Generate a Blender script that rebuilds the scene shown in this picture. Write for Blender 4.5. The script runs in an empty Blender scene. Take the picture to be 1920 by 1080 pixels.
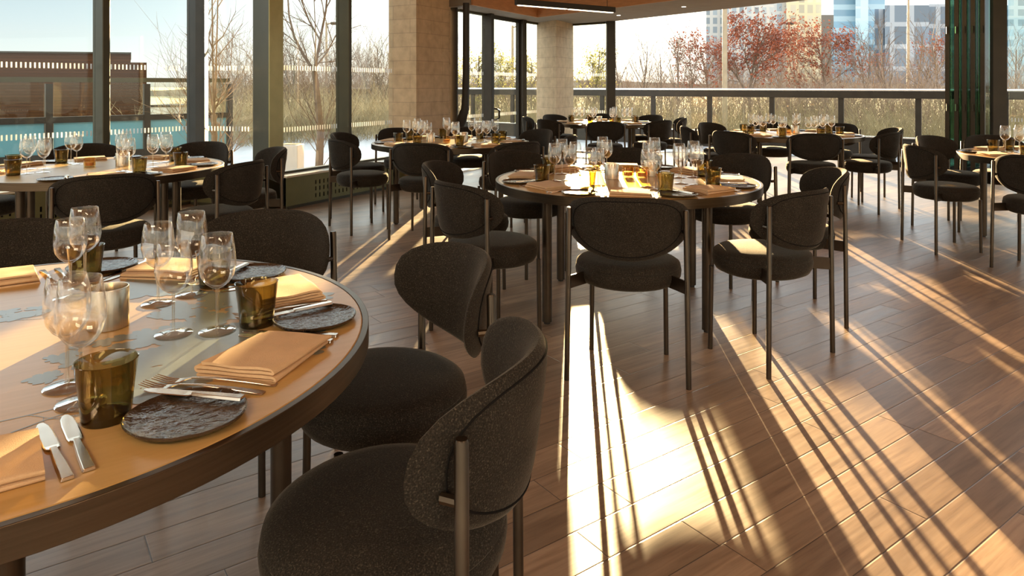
import bpy, math, random
from math import sin, cos, pi, radians as R
from mathutils import Vector, noise as mnoise

random.seed(7)
SC = bpy.context.scene
COL = SC.collection

# ---------------------------------------------------------------- camera
HC = 1.30                    # camera height
F = 1320.0                   # focal length in pixels of the 1920 frame
HZ = 160.0                   # horizon row
cam_d = bpy.data.cameras.new('camera')
cam_d.sensor_fit = 'HORIZONTAL'
cam_d.sensor_width = 36.0
cam_d.lens = F / 1920 * 36
cam_d.shift_y = -(540 - HZ) / 1920
cam_d.clip_start = 0.05
cam_d.clip_end = 2000
cam = bpy.data.objects.new('camera', cam_d)
cam.location = (0, 0, HC)
cam.rotation_euler = (R(90), 0, 0)
COL.objects.link(cam)
SC.camera = cam

# ---------------------------------------------------------------- sun, sky, exposure
SUN_AZ = math.atan2(1077 - 960, F)        # to the side of the view axis
SUN_EL = R(7.0)
sun_dir = Vector((sin(SUN_AZ) * cos(SUN_EL), cos(SUN_AZ) * cos(SUN_EL), sin(SUN_EL)))
sd = bpy.data.lights.new('sun', 'SUN')
sd.energy = 27.0
sd.color = (1.0, 0.70, 0.36)
sd.angle = R(0.45)
so = bpy.data.objects.new('sun', sd)
so.rotation_euler = (-sun_dir).to_track_quat('-Z', 'Y').to_euler()
so.location = (3, 30, 12)
COL.objects.link(so)

for lx, ly, pw in ((-2.2, -1.6, 46), (2.6, -1.6, 36), (6.5, 1.2, 20)):  # warm fill added out of view under the ceiling, no real fixtures
    ad = bpy.data.lights.new('fill_light', 'AREA')
    ad.shape = 'RECTANGLE'
    ad.size, ad.size_y = 2.4, 0.5
    ad.energy = pw
    ad.color = (1.0, 0.76, 0.50)
    ao = bpy.data.objects.new('fill_light', ad)
    ao.location = (lx, ly, 3.3)
    ao.rotation_euler = (R(28), 0, 0)
    COL.objects.link(ao)

wd = bpy.data.worlds.new('sky')
SC.world = wd
wd.use_nodes = True
nt = wd.node_tree
nt.nodes.clear()


def wn(t, **kw):
    n = nt.nodes.new(t)
    for k, v in kw.items():
        setattr(n, k, v)
    return n


wgeo = wn('ShaderNodeTexCoord')
wsep = wn('ShaderNodeSeparateXYZ')
nt.links.new(wgeo.outputs['Generated'], wsep.inputs[0])
wr = wn('ShaderNodeValToRGB')
wr.color_ramp.elements[0].position = 0.0
wr.color_ramp.elements[0].color = (0.25, 0.24, 0.22, 1)
wr.color_ramp.elements[1].position = 1.0
wr.color_ramp.elements[1].color = (0.75, 0.9, 1.1, 1)
for p, c in ((0.49, (0.34, 0.31, 0.26)), (0.505, (0.64, 0.65, 0.61)), (0.54, (0.47, 0.56, 0.60)), (0.57, (0.36, 0.47, 0.54)), (0.585, (0.55, 0.66, 0.72)), (0.66, (2.0, 2.2, 2.3))):
    e = wr.color_ramp.elements.new(p)
    e.color = (*c, 1)
wm = wn('ShaderNodeMapRange')
wm.inputs['From Min'].default_value = -1
wm.inputs['From Max'].default_value = 1
nt.links.new(wsep.outputs['Z'], wm.inputs['Value'])
nt.links.new(wm.outputs[0], wr.inputs['Fac'])
dot = wn('ShaderNodeVectorMath', operation='DOT_PRODUCT')
nt.links.new(wgeo.outputs['Generated'], dot.inputs[0])
dot.inputs[1].default_value = sun_dir
mx = wn('ShaderNodeMath', operation='MAXIMUM')
mx.inputs[1].default_value = 0
nt.links.new(dot.outputs['Value'], mx.inputs[0])


def lobe(power, amount, col):
    p = wn('ShaderNodeMath', operation='POWER')
    p.inputs[1].default_value = power
    nt.links.new(mx.outputs[0], p.inputs[0])
    m = wn('ShaderNodeVectorMath', operation='SCALE')
    m.inputs[0].default_value = [c * amount for c in col]
    nt.links.new(p.outputs[0], m.inputs['Scale'])
    return m


l1 = lobe(14, 1.1, (1.0, 0.90, 0.70))
l2 = lobe(160, 2.6, (1.0, 0.82, 0.50))
a1 = wn('ShaderNodeVectorMath', operation='ADD')
a2 = wn('ShaderNodeVectorMath', operation='ADD')
nt.links.new(wr.outputs[0], a1.inputs[0])
nt.links.new(l1.outputs[0], a1.inputs[1])
nt.links.new(a1.outputs[0], a2.inputs[0])
nt.links.new(l2.outputs[0], a2.inputs[1])
neg = wn('ShaderNodeMath', operation='MULTIPLY')
neg.inputs[1].default_value = -1
nt.links.new(dot.outputs['Value'], neg.inputs[0])
mx = wn('ShaderNodeMath', operation='MAXIMUM')
mx.inputs[1].default_value = 0
nt.links.new(neg.outputs[0], mx.inputs[0])
l3 = lobe(1.3, 0.9, (1.0, 0.70, 0.42))      # added warm fill from behind the view, opposite the sun
a3 = wn('ShaderNodeVectorMath', operation='ADD')
nt.links.new(a2.outputs[0], a3.inputs[0])
nt.links.new(l3.outputs[0], a3.inputs[1])
a2 = a3
bg = wn('ShaderNodeBackground')
bg.inputs['Strength'].default_value = 1.0
nt.links.new(a2.outputs[0], bg.inputs['Color'])
wo = wn('ShaderNodeOutputWorld')
nt.links.new(bg.outputs[0], wo.inputs['Surface'])

SC.view_settings.view_transform = 'Standard'
SC.view_settings.look = 'None'
SC.view_settings.gamma = 1
SC.view_settings.exposure = 0.7
SC.view_settings.use_curve_mapping = False
cy = SC.cycles
cy.max_bounces = 14
cy.diffuse_bounces = 5
cy.glossy_bounces = 5
cy.transmission_bounces = 8
cy.transparent_max_bounces = 64
cy.use_denoising = True
cy.caustics_reflective = False
cy.caustics_refractive = False
cy.sample_clamp_indirect = 6

# ---------------------------------------------------------------- materials
MATS = {}


class NT:
    def __init__(self, name):
        self.m = bpy.data.materials.new(name)
        self.m.use_nodes = True
        self.t = self.m.node_tree
        self.t.nodes.clear()
        self.out = self.t.nodes.new('ShaderNodeOutputMaterial')
        MATS[name] = self.m

    def n(self, typ, ins=None, **kw):
        x = self.t.nodes.new(typ)
        for k, v in kw.items():
            setattr(x, k, v)
        for k, v in (ins or {}).items():
            if hasattr(v, 'links') or hasattr(v, 'is_output'):
                self.t.links.new(v, x.inputs[k])
            else:
                x.inputs[k].default_value = v
        return x

    def math(self, op, a, b=0.0, c=None):
        ins = {0: a, 1: b}
        if c is not None:
            ins[2] = c
        return self.n('ShaderNodeMath', ins, operation=op).outputs[0]

    def surf(self, s):
        self.t.links.new(s, self.out.inputs['Surface'])
        return self.m

    def ramp(self, fac, stops):
        r = self.n('ShaderNodeValToRGB', {'Fac': fac})
        el = r.color_ramp.elements
        el[0].position, el[0].color = stops[0][0], (*stops[0][1], 1)
        el[1].position, el[1].color = stops[-1][0], (*stops[-1][1], 1)
        for p, c in stops[1:-1]:
            e = el.new(p)
            e.color = (*c, 1)
        return r.outputs[0]


def plain(name, col, rough=0.5, metal=0.0, vary=0.12, scale=6.0, bump=0.0, bscale=60.0, spec=0.5, sheen=0.0, coat=0.0, stretch=(1, 1, 1)):
    """a noise-varied principled material"""
    k = NT(name)
    tc = k.n('ShaderNodeTexCoord')
    mp = k.n('ShaderNodeMapping', {'Vector': tc.outputs['Object'], 'Scale': stretch})
    nz = k.n('ShaderNodeTexNoise', {'Vector': mp.outputs[0], 'Scale': scale, 'Detail': 6.0})
    lo = [c * (1 - vary) for c in col]
    hi = [min(1, c * (1 + vary)) for c in col]
    cr = k.ramp(nz.outputs['Fac'], [(0.3, lo), (0.7, hi)])
    b = k.n('ShaderNodeBsdfPrincipled', {'Base Color': cr, 'Roughness': rough, 'Metallic': metal, 'Specular IOR Level': spec})
    if sheen:
        b.inputs['Sheen Weight'].default_value = sheen
        b.inputs['Sheen Roughness'].default_value = 0.4
        b.inputs['Sheen Tint'].default_value = (1, 0.93, 0.8, 1)
    if coat:
        b.inputs['Coat Weight'].default_value = coat
        b.inputs['Coat Roughness'].default_value = 0.1
    if bump:
        n2 = k.n('ShaderNodeTexNoise', {'Vector': mp.outputs[0], 'Scale': bscale, 'Detail': 4.0})
        bp = k.n('ShaderNodeBump', {'Height': n2.outputs['Fac'], 'Strength': bump, 'Distance': 0.01})
        k.t.links.new(bp.outputs[0], b.inputs['Normal'])
    return k.surf(b.outputs[0])


def thin_glass(name, tint, base=0.04, edge=0.75, power=3.0, rough=0.0, edge_tint=None, diffuse=None):
    """clear sheet glass: transparent through, mirror at grazing angles"""
    k = NT(name)
    lw = k.n('ShaderNodeLayerWeight', {'Blend': 0.5})
    f = k.math('POWER', lw.outputs['Facing'], power)
    fac = k.math('MULTIPLY_ADD', f, edge - base, base)
    if edge_tint:
        col = k.n('ShaderNodeMix', {'Factor': k.math('POWER', lw.outputs['Facing'], 2.0), 'A': (*tint, 1), 'B': (*edge_tint, 1)}, data_type='RGBA')
        col.inputs['A'].default_value = (*tint, 1)
        tr = k.n('ShaderNodeBsdfTransparent')
        k.t.links.new(col.outputs['Result'], tr.inputs['Color'])
        col.inputs[6].default_value = (*tint, 1)
        col.inputs[7].default_value = (*edge_tint, 1)
    else:
        tr = k.n('ShaderNodeBsdfTransparent', {'Color': (*tint, 1)})
    gl = k.n('ShaderNodeBsdfGlossy', {'Roughness': rough, 'Color': (1, 1, 1, 1)})
    mix = k.n('ShaderNodeMixShader', {0: fac, 1: tr.outputs[0], 2: gl.outputs[0]})
    s = mix.outputs[0]
    if diffuse:
        d = k.n('ShaderNodeBsdfTranslucent', {'Color': (*diffuse[0], 1)})
        m2 = k.n('ShaderNodeMixShader', {0: diffuse[1], 1: s, 2: d.outputs[0]})
        s = m2.outputs[0]
    return k.surf(s)


def floor_mat():
    k = NT('oak_floor')
    g = k.n('ShaderNodeNewGeometry')
    mp = k.n('ShaderNodeMapping', {'Vector': g.outputs['Position'], 'Rotation': (0, 0, R(-35.5))})
    sp = k.n('ShaderNodeSeparateXYZ', {0: mp.outputs[0]})
    u, v = sp.outputs['X'], sp.outputs['Y']
    W, L = 0.142, 1.15
    vr = k.math('DIVIDE', v, W)
    row = k.math('FLOOR', vr)
    wn1 = k.n('ShaderNodeTexWhiteNoise', {'W': row}, noise_dimensions='1D')
    ur = k.math('ADD', k.math('DIVIDE', u, L), k.math('MULTIPLY', wn1.outputs['Value'], 7.0))
    cell = k.math('FLOOR', ur)
    cb = k.n('ShaderNodeCombineXYZ', {0: row, 1: cell, 2: 0.0})
    pid = k.n('ShaderNodeTexWhiteNoise', {'Vector': cb.outputs[0]}, noise_dimensions='3D')
    # seams
    fv = k.math('ABSOLUTE', k.math('SUBTRACT', k.math('FRACT', vr), 0.5))
    fu = k.math('ABSOLUTE', k.math('SUBTRACT', k.math('FRACT', ur), 0.5))
    sv = k.math('GREATER_THAN', fv, 0.5 - 0.0013 / W)
    su = k.math('GREATER_THAN', fu, 0.5 - 0.0014 / L)
    seam = k.math('MAXIMUM', sv, su)
    bv = k.math('SMOOTH_MIN', k.math('MULTIPLY', k.math('SUBTRACT', 0.5, fv), W / 0.004), 1.0, 0.05)
    bu = k.math('SMOOTH_MIN', k.math('MULTIPLY', k.math('SUBTRACT', 0.5, fu), L / 0.004), 1.0, 0.05)
    bev = k.math('MINIMUM', bv, bu)
    # grain
    off = k.n('ShaderNodeVectorMath', {0: mp.outputs[0], 1: k.n('ShaderNodeVectorMath', {0: pid.outputs['Color'], 1: (9, 9, 9)}, operation='MULTIPLY').outputs[0]}, operation='ADD')
    gm = k.n('ShaderNodeMapping', {'Vector': off.outputs[0], 'Scale': (1.6, 26, 1)})
    n1 = k.n('ShaderNodeTexNoise', {'Vector': gm.outputs[0], 'Scale': 2.2, 'Detail': 8.0, 'Roughness': 0.62, 'Distortion': 0.4})
    gm2 = k.n('ShaderNodeMapping', {'Vector': off.outputs[0], 'Scale': (1.0, 7.0, 1)})
    n2 = k.n('ShaderNodeTexNoise', {'Vector': gm2.outputs[0], 'Scale': 1.5, 'Detail': 3.0, 'Distortion': 1.2})
    c1 = k.ramp(n1.outputs['Fac'], [(0.25, (0.24, 0.15, 0.086)), (0.5, (0.37, 0.245, 0.148)), (0.8, (0.47, 0.325, 0.20))])
    c2 = k.ramp(n2.outputs['Fac'], [(0.3, (0.72, 0.70, 0.68)), (0.7, (1.12, 1.1, 1.06))])
    m1 = k.n('ShaderNodeMix', {'Factor': 1.0}, data_type='RGBA', blend_type='MULTIPLY')
    k.t.links.new(c1, m1.inputs[6])
    k.t.links.new(c2, m1.inputs[7])
    tone = k.n('ShaderNodeHueSaturation', {'Saturation': 0.95, 'Value': k.math('MULTIPLY_ADD', pid.outputs['Value'], 0.5, 0.74), 'Color': m1.outputs[2]})
    m2 = k.n('ShaderNodeMix', {'Factor': k.math('MULTIPLY', seam, 0.85)}, data_type='RGBA')
    k.t.links.new(tone.outputs[0], m2.inputs[6])
    m2.inputs[7].default_value = (0.02, 0.012, 0.007, 1)
    rough = k.math('MULTIPLY_ADD', n1.outputs['Fac'], 0.16, k.math('MULTIPLY_ADD', pid.outputs['Value'], 0.06, 0.27))
    h = k.math('MULTIPLY_ADD', n1.outputs['Fac'], 0.12, bev)
    bp = k.n('ShaderNodeBump', {'Height': h, 'Strength': 0.35, 'Distance': 0.002})
    b = k.n('ShaderNodeBsdfPrincipled', {'Base Color': m2.outputs[2], 'Roughness': rough, 'Specular IOR Level': 0.8, 'Normal': bp.outputs[0]})
    return k.surf(b.outputs[0])


def felt_mat():
    k = NT('charcoal_felt')
    tc = k.n('ShaderNodeTexCoord')
    n1 = k.n('ShaderNodeTexNoise', {'Vector': tc.outputs['Object'], 'Scale': 330.0, 'Detail': 3.0})
    n2 = k.n('ShaderNodeTexNoise', {'Vector': tc.outputs['Object'], 'Scale': 14.0, 'Detail': 4.0})
    c = k.ramp(n1.outputs['Fac'], [(0.35, (0.017, 0.0145, 0.0115)), (0.58, (0.034, 0.029, 0.0225)), (0.72, (0.10, 0.085, 0.062))])
    c2 = k.n('ShaderNodeHueSaturation', {'Value': k.math('MULTIPLY_ADD', n2.outputs['Fac'], 0.5, 0.75), 'Color': c})
    bp = k.n('ShaderNodeBump', {'Height': n1.outputs['Fac'], 'Strength': 0.35, 'Distance': 0.003})
    b = k.n('ShaderNodeBsdfPrincipled', {'Base Color': c2.outputs[0], 'Roughness': 0.95, 'Specular IOR Level': 0.15, 'Sheen Weight': 0.22, 'Sheen Roughness': 0.35, 'Sheen Tint': (1, 0.9, 0.72, 1), 'Normal': bp.outputs[0]})
    return k.surf(b.outputs[0])


def stone_mat():
    k = NT('block_stone')
    tc = k.n('ShaderNodeTexCoord')
    br = k.n('ShaderNodeTexBrick', {'Vector': tc.outputs['UV'], 'Scale': 1.0, 'Color1': (0.56, 0.41, 0.25, 1), 'Color2': (0.52, 0.375, 0.225, 1), 'Mortar': (0.34, 0.25, 0.16, 1), 'Mortar Size': 0.003, 'Brick Width': 0.55, 'Row Height': 0.18})
    n1 = k.n('ShaderNodeTexNoise', {'Vector': tc.outputs['Object'], 'Scale': 9.0, 'Detail': 8.0})
    m = k.n('ShaderNodeMix', {'Factor': 1.0}, data_type='RGBA', blend_type='MULTIPLY')
    k.t.links.new(br.outputs['Color'], m.inputs[6])
    k.t.links.new(k.ramp(n1.outputs['Fac'], [(0.3, (0.82, 0.82, 0.82)), (0.7, (1.1, 1.1, 1.1))]), m.inputs[7])
    bp = k.n('ShaderNodeBump', {'Height': k.math('MULTIPLY_ADD', br.outputs['Fac'], -1.0, k.math('MULTIPLY', n1.outputs['Fac'], 0.25)), 'Strength': 0.4, 'Distance': 0.006})
    b = k.n('ShaderNodeBsdfPrincipled', {'Base Color': m.outputs[2], 'Roughness': 0.7, 'Normal': bp.outputs[0]})
    return k.surf(b.outputs[0])


def board_mat(name, col, row, vary=0.3):
    """horizontal cladding boards"""
    k = NT(name)
    tc = k.n('ShaderNodeTexCoord')
    sp = k.n('ShaderNodeSeparateXYZ', {0: tc.outputs['Object']})
    zr = k.math('DIVIDE', sp.outputs['Z'], row)
    wnz = k.n('ShaderNodeTexWhiteNoise', {'W': k.math('FLOOR', zr)}, noise_dimensions='1D')
    gap = k.math('LESS_THAN', k.math('FRACT', zr), 0.14)
    n1 = k.n('ShaderNodeTexNoise', {'Vector': k.n('ShaderNodeMapping', {'Vector': tc.outputs['Object'], 'Scale': (0.6, 0.6, 12)}).outputs[0], 'Scale': 3.0, 'Detail': 5.0})
    val = k.math('MULTIPLY_ADD', wnz.outputs['Value'], vary, k.math('MULTIPLY_ADD', n1.outputs['Fac'], 0.5, 0.6))
    c = k.n('ShaderNodeHueSaturation', {'Value': val, 'Color': (*col, 1)})
    m = k.n('ShaderNodeMix', {'Factor': k.math('MULTIPLY', gap, 0.85)}, data_type='RGBA')
    k.t.links.new(c.outputs[0], m.inputs[6])
    m.inputs[7].default_value = (0.02, 0.012, 0.008, 1)
    b = k.n('ShaderNodeBsdfPrincipled', {'Base Color': m.outputs[2], 'Roughness': 0.9, 'Specular IOR Level': 0.1})
    return k.surf(b.outputs[0])


def facade_mat(name, wall, glass, bw, bh, gx, gy, glass_rough=0.25):
    """far tower facade: window grid over UV in metres"""
    k = NT(name)
    tc = k.n('ShaderNodeTexCoord')
    sp = k.n('ShaderNodeSeparateXYZ', {0: tc.outputs['UV']})
    fx = k.math('FRACT', k.math('DIVIDE', sp.outputs['X'], bw))
    fy = k.math('FRACT', k.math('DIVIDE', sp.outputs['Y'], bh))
    win = k.math('MULTIPLY', k.math('GREATER_THAN', fx, gx), k.math('GREATER_THAN', fy, gy))
    cell = k.n('ShaderNodeCombineXYZ', {0: k.math('FLOOR', k.math('DIVIDE', sp.outputs['X'], bw)), 1: k.math('FLOOR', k.math('DIVIDE', sp.outputs['Y'], bh))})
    wnz = k.n('ShaderNodeTexWhiteNoise', {'Vector': cell.outputs[0]})
    gc = k.n('ShaderNodeHueSaturation', {'Value': k.math('MULTIPLY_ADD', wnz.outputs['Value'], 0.5, 0.75), 'Color': (*glass, 1)})
    m = k.n('ShaderNodeMix', {'Factor': win}, data_type='RGBA')
    m.inputs[6].default_value = (*wall, 1)
    k.t.links.new(gc.outputs[0], m.inputs[7])
    b = k.n('ShaderNodeBsdfPrincipled', {'Base Color': m.outputs[2], 'Roughness': k.math('MULTIPLY_ADD', win, glass_rough - 0.8, 0.8)})
    return k.surf(b.outputs[0])


def tabletop_mat():
    k = NT('tan_tabletop')
    tc = k.n('ShaderNodeTexCoord')
    mp = k.n('ShaderNodeMapping', {'Vector': tc.outputs['Object'], 'Scale': (1.2, 14, 1)})
    n1 = k.n('ShaderNodeTexNoise', {'Vector': mp.outputs[0], 'Scale': 5.0, 'Detail': 5.0})
    c = k.ramp(n1.outputs['Fac'], [(0.3, (0.55, 0.345, 0.12)), (0.7, (0.62, 0.40, 0.15))])
    b = k.n('ShaderNodeBsdfPrincipled', {'Base Color': c, 'Roughness': 0.3, 'Specular IOR Level': 0.5})
    return k.surf(b.outputs[0])


def diffuse_glow(name, col, strength):
    k = NT(name)
    e = k.n('ShaderNodeEmission', {'Color': (*col, 1), 'Strength': strength})
    return k.surf(e.outputs[0])


def leafy(name, col, trans=0.5):
    k = NT(name)
    oi = k.n('ShaderNodeTexCoord')
    nz = k.n('ShaderNodeTexNoise', {'Vector': oi.outputs['Object'], 'Scale': 2.3, 'Detail': 3.0})
    c = k.ramp(nz.outputs['Fac'], [(0.35, [x * 0.7 for x in col]), (0.65, [min(1, x * 1.3) for x in col])])
    d = k.n('ShaderNodeBsdfDiffuse', {'Color': c})
    t = k.n('ShaderNodeBsdfTranslucent', {'Color': c})
    mxs = k.n('ShaderNodeMixShader', {0: trans, 1: d.outputs[0], 2: t.outputs[0]})
    return k.surf(mxs.outputs[0])


M_FLOOR = floor_mat()
M_FELT = felt_mat()
M_SEAM = plain('felt_seam', (0.012, 0.011, 0.010), 0.95, spec=0.1)
M_BRONZE = plain('dark_bronze', (0.075, 0.056, 0.038), 0.32, 0.85, vary=0.2)
M_EDGE = plain('bronze_edge_band', (0.115, 0.085, 0.055), 0.34, 0.9, vary=0.15, stretch=(1, 1, 30))
M_TOP = tabletop_mat()
M_PRINT = plain('leaf_print', (0.20, 0.225, 0.19), 0.28, vary=0.15, scale=9, spec=0.6)
M_NAPKIN = plain('tan_linen', (0.74, 0.51, 0.29), 0.9, vary=0.06, scale=25, bump=0.25, bscale=500, sheen=0.1, spec=0.2)
M_STEEL = plain('cutlery_steel', (0.62, 0.55, 0.47), 0.22, 1.0, vary=0.06)
M_BRUSHED = plain('brushed_steel', (0.55, 0.48, 0.38), 0.26, 1.0, vary=0.1, stretch=(40, 40, 1))
M_PLATE = plain('dark_glazed_stoneware', (0.05, 0.036, 0.024), 0.13, vary=0.35, scale=18, bump=0.5, bscale=60, spec=0.9)
M_WINE = thin_glass('clear_wine_glass', (0.985, 0.98, 0.97), 0.06, 0.95, 2.6, rough=0.045)
M_STEM = thin_glass('solid_glass_stem', (0.93, 0.92, 0.88), 0.14, 0.95, 1.7, rough=0.04)
M_TUMBLER = thin_glass('smoked_olive_glass', (0.66, 0.60, 0.40), 0.06, 0.6, 3.0, edge_tint=(0.25, 0.20, 0.09))
M_TUMBASE = thin_glass('smoked_glass_base', (0.26, 0.21, 0.11), 0.06, 0.5, 3.0)
M_CANDLE = plain('amber_wax', (0.75, 0.42, 0.12), 0.5, vary=0.1)
M_AMBER = thin_glass('amber_votive_glass', (0.93, 0.78, 0.48), 0.06, 0.7, 3.0)
M_PANE = thin_glass('window_pane', (0.965, 0.985, 0.965), 0.022, 0.8, 4.0)
M_GREENPANE = thin_glass('stacked_leaf_glass', (0.22, 0.40, 0.31), 0.03, 0.4, 4.0)
M_RAILGLASS = thin_glass('balustrade_glass', (0.90, 0.91, 0.87), 0.02, 0.6, 4.0)
M_FRAME = plain('olive_bronze_frame', (0.055, 0.049, 0.026), 0.4, 0.3, vary=0.1)
M_PANEL = plain('olive_metal_panel', (0.19, 0.18, 0.08), 0.36, 0.4, vary=0.08)
M_LITRETURN = plain('lit_return_olive', (0.46, 0.43, 0.20), 0.4, 0.2, vary=0.08)  # paler olive stands for light falling on the post's return
M_FRAMEDK = plain('dark_frame', (0.028, 0.023, 0.016), 0.45, 0.3, vary=0.2)
M_SILL = plain('pale_sill', (0.86, 0.80, 0.66), 0.22, vary=0.05)
M_FRIT = leafy('white_frit', (0.9, 0.88, 0.84), 0.6)
M_STONE = stone_mat()
M_SOFFIT = plain('grey_plaster_soffit', (0.30, 0.27, 0.225), 0.8, vary=0.06)
M_OAKCEIL = plain('warm_wood_ceiling', (0.50, 0.25, 0.11), 0.5, vary=0.15, stretch=(1, 1, 8))
M_WALL = plain('warm_wall', (0.30, 0.2, 0.125), 0.7, vary=0.1)
M_LAMP = diffuse_glow('lamp_diffuser', (1.0, 0.86, 0.62), 3.0)
M_DOWN = diffuse_glow('downlight_lens', (1.0, 0.9, 0.7), 4.0)
M_DRAPE = plain('black_drape', (0.02, 0.018, 0.015), 0.6, vary=0.3, stretch=(20, 20, 1))

# ---------------------------------------------------------------- mesh building


class MB:
    def __init__(self):
        self.v, self.f, self.s, self.uv = [], [], [], {}

    def add(self, vs, fs, smooth=False):
        o = len(self.v)
        self.v.extend([tuple(p) for p in vs])
        for q in fs:
            self.f.append([i + o for i in q])
            self.s.append(smooth)

    def box(self, c, d, rz=0.0):
        x, y, z = d[0] / 2, d[1] / 2, d[2] / 2
        ca, sa = cos(rz), sin(rz)
        vs = []
        for dz in (-z, z):
            for dx, dy in ((-x, -y), (x, -y), (x, y), (-x, y)):
                vs.append((c[0] + dx * ca - dy * sa, c[1] + dx * sa + dy * ca, c[2] + dz))
        self.add(vs, [(3, 2, 1, 0), (4, 5, 6, 7), (0, 1, 5, 4), (1, 2, 6, 5), (2, 3, 7, 6), (3, 0, 4, 7)])
        return self

    def prism(self, poly, z0, z1):
        n = len(poly)
        a = sum(poly[i][0] * poly[(i + 1) % n][1] - poly[(i + 1) % n][0] * poly[i][1] for i in range(n))
        if a < 0:
            poly = poly[::-1]
        vs = [(x, y, z0) for x, y in poly] + [(x, y, z1) for x, y in poly]
        fs = [tuple(range(n - 1, -1, -1)), tuple(range(n, 2 * n))]
        fs += [(i, (i + 1) % n, n + (i + 1) % n, n + i) for i in range(n)]
        self.add(vs, fs)
        return self

    def bar(self, a, b, w, z0, z1, off=0.0):
        """a straight wall-like slab between two plan points, w thick, centred at off to the side"""
        a, b = Vector(a[:2]), Vector(b[:2])
        d = (b - a).normalized()
        n = Vector((d.y, -d.x))
        p = [a + n * (off - w / 2), b + n * (off - w / 2), b + n * (off + w / 2), a + n * (off + w / 2)]
        return self.prism([tuple(q) for q in p], z0, z1)

    def tube(self, path, rad, n=8, caps=True, smooth=True):
        pts = [Vector(p) for p in path]
        if not hasattr(rad, '__len__'):
            rad = [rad] * len(pts)
        up = None
        rings = []
        for i, p in enumerate(pts):
            t = (pts[min(i + 1, len(pts) - 1)] - pts[max(i - 1, 0)])
            if t.length < 1e-9:
                t = Vector((0, 0, 1))
            t.normalize()
            if up is None:
                ref = Vector((1, 0, 0)) if abs(t.x) < 0.8 else Vector((0, 1, 0))
                up = (ref - t * ref.dot(t)).normalized()
            else:
                up = (up - t * up.dot(t))
                if up.length < 1e-6:
                    up = t.orthogonal()
                up.normalize()
            sd_ = t.cross(up)
            rings.append([p + (up * cos(2 * pi * k / n) + sd_ * sin(2 * pi * k / n)) * rad[i] for k in range(n)])
        vs = [q for r in rings for q in r]
        fs = []
        for i in range(len(rings) - 1):
            for k in range(n):
                a, b = i * n + k, i * n + (k + 1) % n
                fs.append((a, b, b + n, a + n))
        self.add(vs, fs, smooth)
        if caps:
            o = len(self.v) - len(vs)
            self.f.append([o + k for k in range(n - 1, -1, -1)])
            self.s.append(False)
            self.f.append([o + (len(rings) - 1) * n + k for k in range(n)])
            self.s.append(False)
        return self

    def lathe(self, prof, n=32, sx=1.0, sy=1.0, smooth=True, closed=False):
        """prof: (r, z) from one end to the other; r == 0 ends close to a point"""
        base = len(self.v)
        idx = []
        for r, z in prof:
            if r < 1e-7:
                idx.append([len(self.v)])
                self.v.append((0, 0, z))
            else:
                idx.append(list(range(len(self.v), len(self.v) + n)))
                for k in range(n):
                    a = 2 * pi * k / n
                    self.v.append((r * sx * cos(a), r * sy * sin(a), z))
        pairs = list(zip(idx[:-1], idx[1:]))
        if closed:
            pairs.append((idx[-1], idx[0]))
        for a, b in pairs:
            for k in range(n):
                k2 = (k + 1) % n
                if len(a) == 1 and len(b) == 1:
                    continue
                if len(a) == 1:
                    q = [a[0], b[k2], b[k]]
                elif len(b) == 1:
                    q = [a[k], a[k2], b[0]]
                else:
                    q = [a[k], a[k2], b[k2], b[k]]
                self.f.append(q)
                self.s.append(smooth)
        return self

    def grid(self, nu, nv, fn, smooth=True):
        vs = [fn(i / (nu - 1), j / (nv - 1)) for j in range(nv) for i in range(nu)]
        fs = [(j * nu + i, j * nu + i + 1, (j + 1) * nu + i + 1, (j + 1) * nu + i) for j in range(nv - 1) for i in range(nu - 1)]
        self.add(vs, fs, smooth)
        return self

    def mesh(self, name, mat):
        me = bpy.data.meshes.new(name)
        me.from_pydata(self.v, [], self.f)
        me.polygons.foreach_set('use_smooth', self.s)
        if mat:
            me.materials.append(mat)
        me.update()
        if any(self.s):
            me.set_sharp_from_angle(angle=R(42))
        return me

    def build(self, name, mat, parent=None, loc=None, rz=0.0):
        o = bpy.data.objects.new(name, self.mesh(name, mat))
        COL.objects.link(o)
        if parent is not None:
            o.parent = parent
        if loc is not None:
            o.location = loc
        if rz:
            o.rotation_euler = (0, 0, rz)
        return o


def wall_uv(o):
    """UVs in metres: along the horizontal of each face, and height"""
    me = o.data
    uv = me.uv_layers.new(name='metres')
    for p in me.polygons:
        n = p.normal
        t = Vector((-n.y, n.x, 0))
        if t.length < 1e-4:
            t = Vector((1, 0, 0))
        t.normalize()
        for li in p.loop_indices:
            c = me.vertices[me.loops[li].vertex_index].co
            uv.data[li].uv = (c.dot(t), c.z)
    return o


def empty(name, loc=(0, 0, 0), rz=0.0):
    o = bpy.data.objects.new(name, None)
    o.empty_display_size = 0.1
    o.location = loc
    o.rotation_euler = (0, 0, rz)
    COL.objects.link(o)
    return o


def tag(o, label, cat, group=None):
    o['label'] = label
    o['category'] = cat
    if group:
        o['group'] = group
    return o


def struct(o):
    o['kind'] = 'structure'
    return o


def stuff(o, label, cat):
    tag(o, label, cat)
    o['kind'] = 'stuff'
    return o


def bevel(o, w, seg=2, ang=40):
    m = o.modifiers.new('bevel', 'BEVEL')
    m.width = w
    m.segments = seg
    m.limit_method = 'ANGLE'
    m.angle_limit = R(ang)
    return o


KIDS = {}


def kid(o, parent):
    o.parent = parent
    return o


def copy_tree(o, parent=None):
    c = o.copy()
    COL.objects.link(c)
    if parent is not None:
        c.parent = parent
    for ch in list(o.children):
        copy_tree(ch, c)
    return c


def px_at(px, Y):
    return (px - 960) / F * Y


def z_at(py, Y):
    return HC - (py - HZ) / F * Y


def to_px(x, y, z):
    return 960 + F * x / y, HZ + F * (HC - z) / y


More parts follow.
